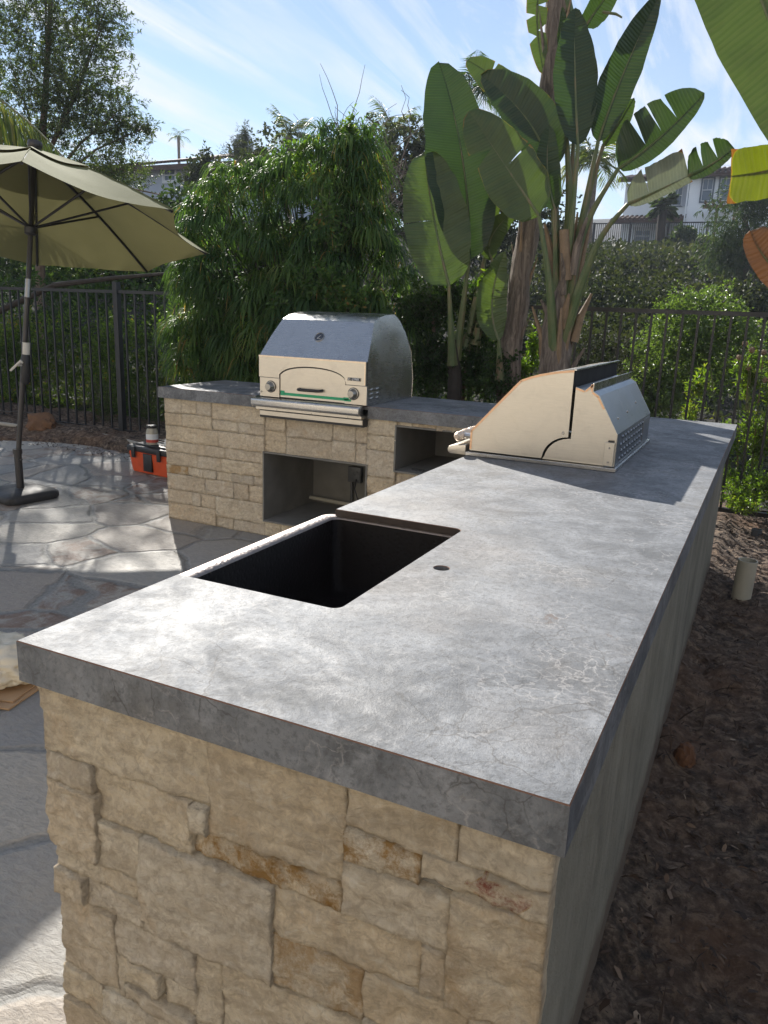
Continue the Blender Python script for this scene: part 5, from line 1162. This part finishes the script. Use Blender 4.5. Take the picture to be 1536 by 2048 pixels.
# ------------------------------------------------------------------ giant bird of paradise
def bz(p, t):
    a, m_, c_ = p; q = 2*m_-.5*a-.5*c_; return a*(1-t)**2+q*2*t*(1-t)+c_*t*t
def bop(parent, pts, Y, hw, face=0, fold=12, tears=(), tint=.4, mat='paradise_leaf', pet=None, curl=0., dry=.55, blunt=.62, thick=None, cut=None, name='leaf', wave=.11, rib=.012):
    Ys = Y if hasattr(Y, '__len__') else (Y, Y, Y)
    p = [V(P_(x, y, q)) for (x, y), q in zip(pts, Ys)]
    dep = (p[1]-CAM).dot(cf); hl, hr = (hw if hasattr(hw, '__len__') else (hw, hw)); hl *= dep/FPX; hr *= dep/FPX
    def frame(t):
        T = (bz(p, min(1, t+.01))-bz(p, max(0, t-.01))).normalized(); vd = (bz(p, t)-CAM).normalized(); S = T.cross(vd).normalized(); S = Matrix.Rotation(radians(face), 3, T) @ S; return T, S, T.cross(S).normalized()
    def wid(t):
        t = max(0., min(1., t)); return max(.0, sin(pi*t**.80))**blunt if cut is None else max(0., sin(pi*min(t*.80, .5)**.8))**blunt if t*.8 < .5 else 1.0
    vs, fs, uv, tn = [], [], [], []
    for side in (1, -1):
        h = hl if side > 0 else hr; ts = sorted([t for s, t, g in tears if s == side]); gs = {t: g for s, t, g in tears if s == side}
        cuts = [0]+ts+[1]
        for c0_, c1_ in zip(cuts, cuts[1:]):
            g0 = gs.get(c0_, 0); g1 = gs.get(c1_, 0); nt_ = max(4, int(34*(c1_-c0_))); nu = 9; o_ = len(vs); dr = RNG.uniform(-.10, .12) if ts else 0
            for i in range(nt_+1):
                for j in range(nu+1):
                    u = j/nu; s = i/nt_
                    ue = max(0, (u-.12)/.88)
                    t = (c0_+g0*ue)*(1-s)+(c1_-g1*ue)*s; tw = (c0_)*(1-s)+c1_*s
                    T, S, Nn = frame(tw); ww = wid(tw)*h; fo = radians(fold)
                    q = bz(p, t)+(S*side*cos(fo)+Nn*sin(fo))*ww*u+T*ww*u*.10
                    q += Nn*(curl*u*u*ww+dr*u*u*h+wave*h*u*u*sin(tw*17+side*2+pts[0][0])*.6+.012*h*sin(tw*60)*u)
                    vs.append(q); L0 = (p[2]-p[0]).length
                    tearedge = max(0., 1-min(s if c0_ > 0 else 9, (1-s) if c1_ < 1 else 9)*8)*.25*u
                    q = q+T*(.010*mn.noise(V((tw*60+pts[0][0], side*3, u*2)))*u*u)+S*side*(.05*ww*mn.noise(V((tw*9, pts[0][1]*.1, side)))*u*u+.02*ww*mn.noise(V((tw*55, pts[0][1], side)))*u**4); vs[-1] = q; uv.append((t*L0, ww*u, dry*u**6+tearedge*dry+((1.5 if cut else .5)*max(0, (tw-.9)/.1)*dry))); tn.append(tint)
            for i in range(nt_):
                for j in range(nu): a = o_+i*(nu+1)+j; fs.append((a, a+1, a+nu+2, a+nu+1))
    lf = npmesh(name, [tuple(v) for v in vs], fs, M[mat], parent, tint=tn, smooth=True, uv=uv)
    b = MB(); N_ = 14; b.tube([bz(p, k/N_)-frame(k/N_)[2]*.004 for k in range(N_+1)], [rib*(1-.8*k/N_) for k in range(N_+1)], 6); b.build('midrib', M['stalk'], lf, True)
    if pet:
        q = [V(P_(*x)) if len(x) == 3 and x[0] > 20 else V(x) for x in pet]; pa = [q[0]]; 
        N2_ = 12; pts_ = []
        ctrl = q+[p[0]]
        for k in range(N2_+1):
            t = k/N2_*(len(ctrl)-1); i = min(int(t), len(ctrl)-2); f_ = t-i
            a0 = ctrl[max(0, i-1)]; a1 = ctrl[i]; a2 = ctrl[i+1]; a3 = ctrl[min(len(ctrl)-1, i+2)]
            pts_.append(.5*((2*a1)+(a2-a0)*f_+(2*a0-5*a1+4*a2-a3)*f_*f_+(3*a1-a0-3*a2+a3)*f_**3))
        b = MB(); b.tube(pts_, [rib*(2.6*(1-k/N2_)**1.5+1.1) for k in range(N2_+1)], 8); b.build('leaf_stalk', M['stalk'], parent, True)
    return lf
tb_ = V(P_(1112, 735, 4.85))
bp1 = thing('bird_of_paradise', 'giant bird of paradise fanning large paddle leaves from a fibrous clump behind the grill', 'plant', (tb_.x, 4.85, .02))
S0 = (1120, 660, 4.85)
bop(bp1, [(1156, 292), (1150, 150), (1150, 16)], 4.80, 44, 8, 10, tint=.15, pet=[S0, (1140, 480, 4.8)])
bop(bp1, [(1124, 168), (1120, 90), (1125, 14)], 4.9, (16, 20), 40, 30, tint=.7, pet=[(1118, 640, 4.9), (1138, 400, 4.9)])
bop(bp1, [(1196, 284), (1245, 150), (1322, -18)], 4.9, (46, 34), 10, 22, tint=.1, pet=[(1130, 650, 4.88), (1158, 470, 4.9)], dry=.6)
bop(bp1, [(1206, 292), (1238, 245), (1268, 196)], 4.98, 20, 20, 20, tint=.6, pet=[(1130, 640, 4.9), (1165, 440, 4.95)])
bop(bp1, [(1237, 336), (1318, 276), (1409, 186)], 4.85, (70, 26), 0, 10, tears=[(1, .36, .035), (1, .55, .012), (1, .72, .02)], tint=.22, pet=[(1128, 670, 4.84), (1165, 470, 4.84)], curl=-.1, blunt=.5)
mat_leaf('paradise_pale', [(0., (.16, .18, .13)), (.5, (.22, .24, .18)), (1., (.28, .30, .22))], .15, rough=.5, veins=True, tcol=(1.2, 1.3, .8))
bop(bp1, [(1256, 408), (1310, 384), (1378, 350)], 4.75, (56, 16), 0, -24, tears=[(1, .40, .03)], tint=.4, mat='paradise_pale', pet=[(1120, 700, 4.82), (1165, 560, 4.78), (1205, 470, 4.76)], curl=.35, blunt=.45, cut=1, wave=.12)
bop(bp1, [(1376, 351), (1420, 330), (1468, 296)], 4.75, (46, 16), 0, -10, tears=[(1, .36, .05), (1, .68, .05)], tint=.3, curl=.2, blunt=.35)
bop(bp1, [(1078, 432), (1020, 345), (938, 222)], 4.65, (58, 62), -8, 8, tears=[(-1, .55, .01), (1, .72, .05)], tint=.75, pet=[(1108, 700, 4.78), (1098, 560, 4.7)], dry=.9, blunt=.5)
bop(bp1, [(1098, 340), (1055, 240), (962, 150)], 4.85, (40, 58), 0, 10, tint=.2, pet=[(1112, 690, 4.86), (1112, 500, 4.86)], dry=.85, blunt=.5)
bop(bp1, [(1070, 258), (1010, 176), (934, 120)], 4.98, (34, 30), 0, 12, tears=[(1, .6, .02), (-1, .7, .02), (-1, .5, .02)], tint=.75, pet=[(1116, 640, 4.9), (1108, 400, 4.95)], dry=.9, blunt=.5)
bop(bp1, [(1110, 420), (1095, 340), (1100, 250)], 4.78, (24, 26), 0, 12, tint=.4, pet=[(1114, 690, 4.85)], blunt=.5)
bop(bp1, [(1148, 270), (1132, 225), (1136, 170)], 5.0, 16, 20, 12, tint=.35, pet=[(1126, 640, 4.92)])
# clump of old sheaths
b = MB(); g0 = V((tb_.x, 4.85, 0))
b.tube([g0, V(P_(1110, 735, 4.85)), V(P_(1113, 660, 4.85)), V(P_(1122, 590, 4.87)), V(P_(1130, 530, 4.88))], [.13, .115, .10, .085, .05], 14)
for v in b.bm.verts: v.co += (v.co-V((tb_.x, 4.85, v.co.z))).normalized()*.018*mn.noise(v.co*V((16, 16, 3)))
b.build('trunk', M['trunk'], bp1, True)
for k in range(20):
    a = k*2.4; z_ = .95+.045*k; c_ = V((tb_.x+.02*sin(k)+.03*(z_-1), 4.85, z_)); d = V((cos(a), sin(a)*.8, 0)); b = MB(); l_ = random.uniform(.22, .5)
    w0 = random.uniform(.022, .035); o = c_+d*.08
    pts_ = [o, o+d*.03+V((0, 0, l_*.5)), o+d*(.07+.05*random.random())+V((0, 0, l_))]
    b.tube(pts_, [w0, w0*.8, w0*.25], 7); b.build('old_sheath', M['stalk_brown'] if k % 3 else M['trunk'], bp1, True)
b = MB(); q = V(P_(1128, 460, 4.78)); b.tube([V(P_(1132, 560, 4.8)), V(P_(1130, 500, 4.78)), q], [.045, .036, .034], 12); b.build('cut_stalk', M['stalk_brown'], bp1, True)

lt = V(P_(908, 790, 5.0)); bp2 = thing('bird_of_paradise', 'bird of paradise with two overlapping upright paddle leaves left of the leaning trunk', 'plant', (lt.x, 5.0, .02))
bop(bp2, [(938, 520), (925, 320), (878, 124)], 5.0, (78, 62), 10, 14, tint=.15, pet=[(912, 720, 5.02)], dry=.5, blunt=.5)
bop(bp2, [(898, 572), (868, 440), (848, 304)], 4.85, (62, 70), -5, 10, tint=.72, tears=[(1, .5, .006)], pet=[(905, 730, 4.95)], dry=.7, blunt=.42)
bop(bp2, [(998, 682), (984, 600), (1010, 502)], 4.9, (34, 30), 10, 14, tint=.95, pet=[(1000, 760, 4.95)], dry=.4)
bop(bp2, [(972, 505), (968, 430), (986, 338)], 5.2, (26, 34), 35, 20, tint=.9, pet=[(930, 700, 5.1)], dry=.4)
bop(bp2, [(985, 520), (985, 470), (1045, 408)], 5.15, (26, 24), 20, 14, tint=.8, pet=[(950, 690, 5.1)], dry=.4)
b = MB(); b.tube([(lt.x, 5.0, 0), P_(910, 760, 5.0), P_(905, 680, 5.0)], [.07, .055, .04], 10); b.build('trunk', M['dark_twig'], bp2, True)

tl_ = V(P_(1014, 790, 5.1)); bp3 = thing('bird_of_paradise', 'tall bird of paradise with a long leaning fibrous trunk running out of the top', 'plant', (tl_.x, 5.1, .02))
cp_ = [(tl_.x, 5.1, 0), P_(1014, 780, 5.1), P_(1022, 690, 5.1), P_(1036, 580, 5.12), P_(1052, 480, 5.14), P_(1066, 400, 5.16), P_(1088, 270, 5.2), P_(1102, 150, 5.2), P_(1112, 40, 5.2), P_(1122, -90, 5.2), P_(1130, -220, 5.2)]
b = MB(); dd = []
for a, c_ in zip(cp_, cp_[1:]):
    for k in range(6): dd.append(V(a).lerp(V(c_), k/6))
b.tube(dd, [.088-.026*k/len(dd)+.007*((k*7) % 5)/5 for k in range(len(dd))], 14)
for v in b.bm.verts: v.co += V((mn.noise(v.co*V((14, 14, 3.2))), mn.noise(v.co*V((14, 14, 3.2))+V((9, 9, 9))), 0))*.022
b.build('trunk', M['trunk'], bp3, True)
for k in range(26):
    i = 12+k*2; o = dd[min(i, len(dd)-3)]; a = k*2.2; d = V((cos(a), sin(a), 0)); b = MB(); b.tube([o+d*.06, o+d*.085+V((0, 0, .10)), o+d*(.10+.05*random.random())+V((0, 0, .2+.1*random.random()))], [.018, .013, .002], 5); b.build('old_sheath', M['stalk_brown'] if k % 2 else M['trunk'], bp3, True)
bop(bp3, [(1104, -90), (1074, 10), (1088, 150)], 5.15, (24, 22), 0, 15, tears=[(1, .5, .03), (1, .7, .04), (-1, .42, .03), (-1, .58, .03), (-1, .74, .04)], tint=.95, dry=1.15, blunt=.4)
bop(bp3, [(1170, 55), (1200, 10), (1262, -70)], 5.2, 26, 20, 14, tint=.3, pet=[(1124, -60, 5.2), (1140, 20, 5.2)])
bop(bp3, [(1125, -150), (1040, -260), (930, -420)], 5.1, 60, 0, 14, tint=.5)
bop(bp3, [(1135, -150), (1240, -300), (1330, -480)], 5.2, 60, 0, 14, tint=.5)
bop(bp3, [(1130, -160), (1150, -330), (1140, -520)], 5.4, 60, 10, 14, tint=.4)
b = MB(); b.tube([P_(1205, 24, 5.1), P_(1232, 28, 5.1), P_(1244, 35, 5.1)], [.010, .009, .006], 6); b.build('broken_stalk', M['stalk'], bp3, True)

bp4 = thing('bird_of_paradise', 'near bird of paradise with one huge yellow green leaf and browned torn tips', 'plant', (2.3, 2.3, .03))
bop(bp4, [(1395, -420), (1500, -60), (1700, 420)], (2.3, 2.2, 2.1), (150, 110), 0, 10, tint=.85, dry=.75, blunt=.42, mat='paradise_leaf', wave=.03, pet=[(2.3, 2.3, .9), (1650, -300, 2.4)])
mat_leaf('paradise_lime', [(0., (.07, .095, .02)), (.5, (.10, .13, .02)), (1., (.125, .145, .022))], .30, rough=.4, veins=True, tcol=(1.8, 1.9, .3))
bop(bp4, [(1700, 300), (1570, 335), (1462, 352)], (2.5, 2.45, 2.4), (52, 50), 0, 6, tint=.9, dry=.7, mat='paradise_lime', cut=1, name='torn_leaf', blunt=.4)
bop(bp4, [(1660, 640), (1550, 540), (1500, 462)], (2.3, 2.3, 2.3), (34, 62), 0, 25, tint=.9, mat='paradise_dry', name='dry_leaf', blunt=.4, curl=-.3)
b = MB(); b.tube([(2.3, 2.3, 0), (2.32, 2.32, .7), (2.36, 2.34, 1.6)], [.12, .10, .07], 14); b.build('trunk', M['trunk'], bp4, True)
for q in ((1640, 300, 2.5), (1660, 640, 2.3)):
    e = V(P_(*q)); b = MB(); b.tube([(2.34, 2.33, 1.2), V((2.34, 2.33, 1.2)).lerp(e, .5)+V((0, 0, .15)), e], [.03, .02, .012], 8); b.build('leaf_stalk', M['stalk'], bp4, True)

# tall hedge added unseen at the right to darken reflections and sky fill
shrub('hedge', 'unseen tall dark hedge on the right, added to darken reflections in the steel', 'hedge', [((5.3, -3+1.3*i, 1.0), (.7, .9, 1.3)) for i in range(7)], 2600, 9, .3, .11, 'leaf_dark', .5, shell=.5, loc=(5.3, 1, 0))

# ------------------------------------------------------------------ haze in the air
b = MB(); b.box((-398, -298, -3.0), (398, 498, 68)); hz_ = tag(b.build('haze', [NT('haze_air').m]), 'pale haze in the air', 'haze', kind='stuff')
hm = hz_.data.materials[0].node_tree; hn = hm.nodes; pv = hn.new('ShaderNodeVolumePrincipled')
pv.inputs['Color'].default_value = (.82, .88, 1, 1); pv.inputs['Density'].default_value = .0009; pv.inputs['Anisotropy'].default_value = 0.0
hm.links.new(pv.outputs[0], [n for n in hn if n.type == 'OUTPUT_MATERIAL'][0].inputs['Volume'])

# scrub covering the slope beyond the fence
n = 52000; yy_ = 6.6+52*RNG.random(n)**1.25; xx_ = -.20*(yy_-6)-2+RNG.uniform(-1, 1, n)*(6+yy_*.62); zz_ = np.array([hill(a, b_) for a, b_ in zip(xx_, yy_)]); sz_ = .05+yy_*.0052
P = np.column_stack([xx_, yy_, zz_+RNG.random(n)*sz_*1.4]); Dr = RNG.normal(size=(n, 3))*[1, 1, .6]+[0, 0, .9]
tag(leaves('slope_scrub', P, Dr, sz_*1.5, sz_*.7, 'leaf_far'), 'low dark scrub covering the slope beyond the fences', 'scrub', kind='stuff')
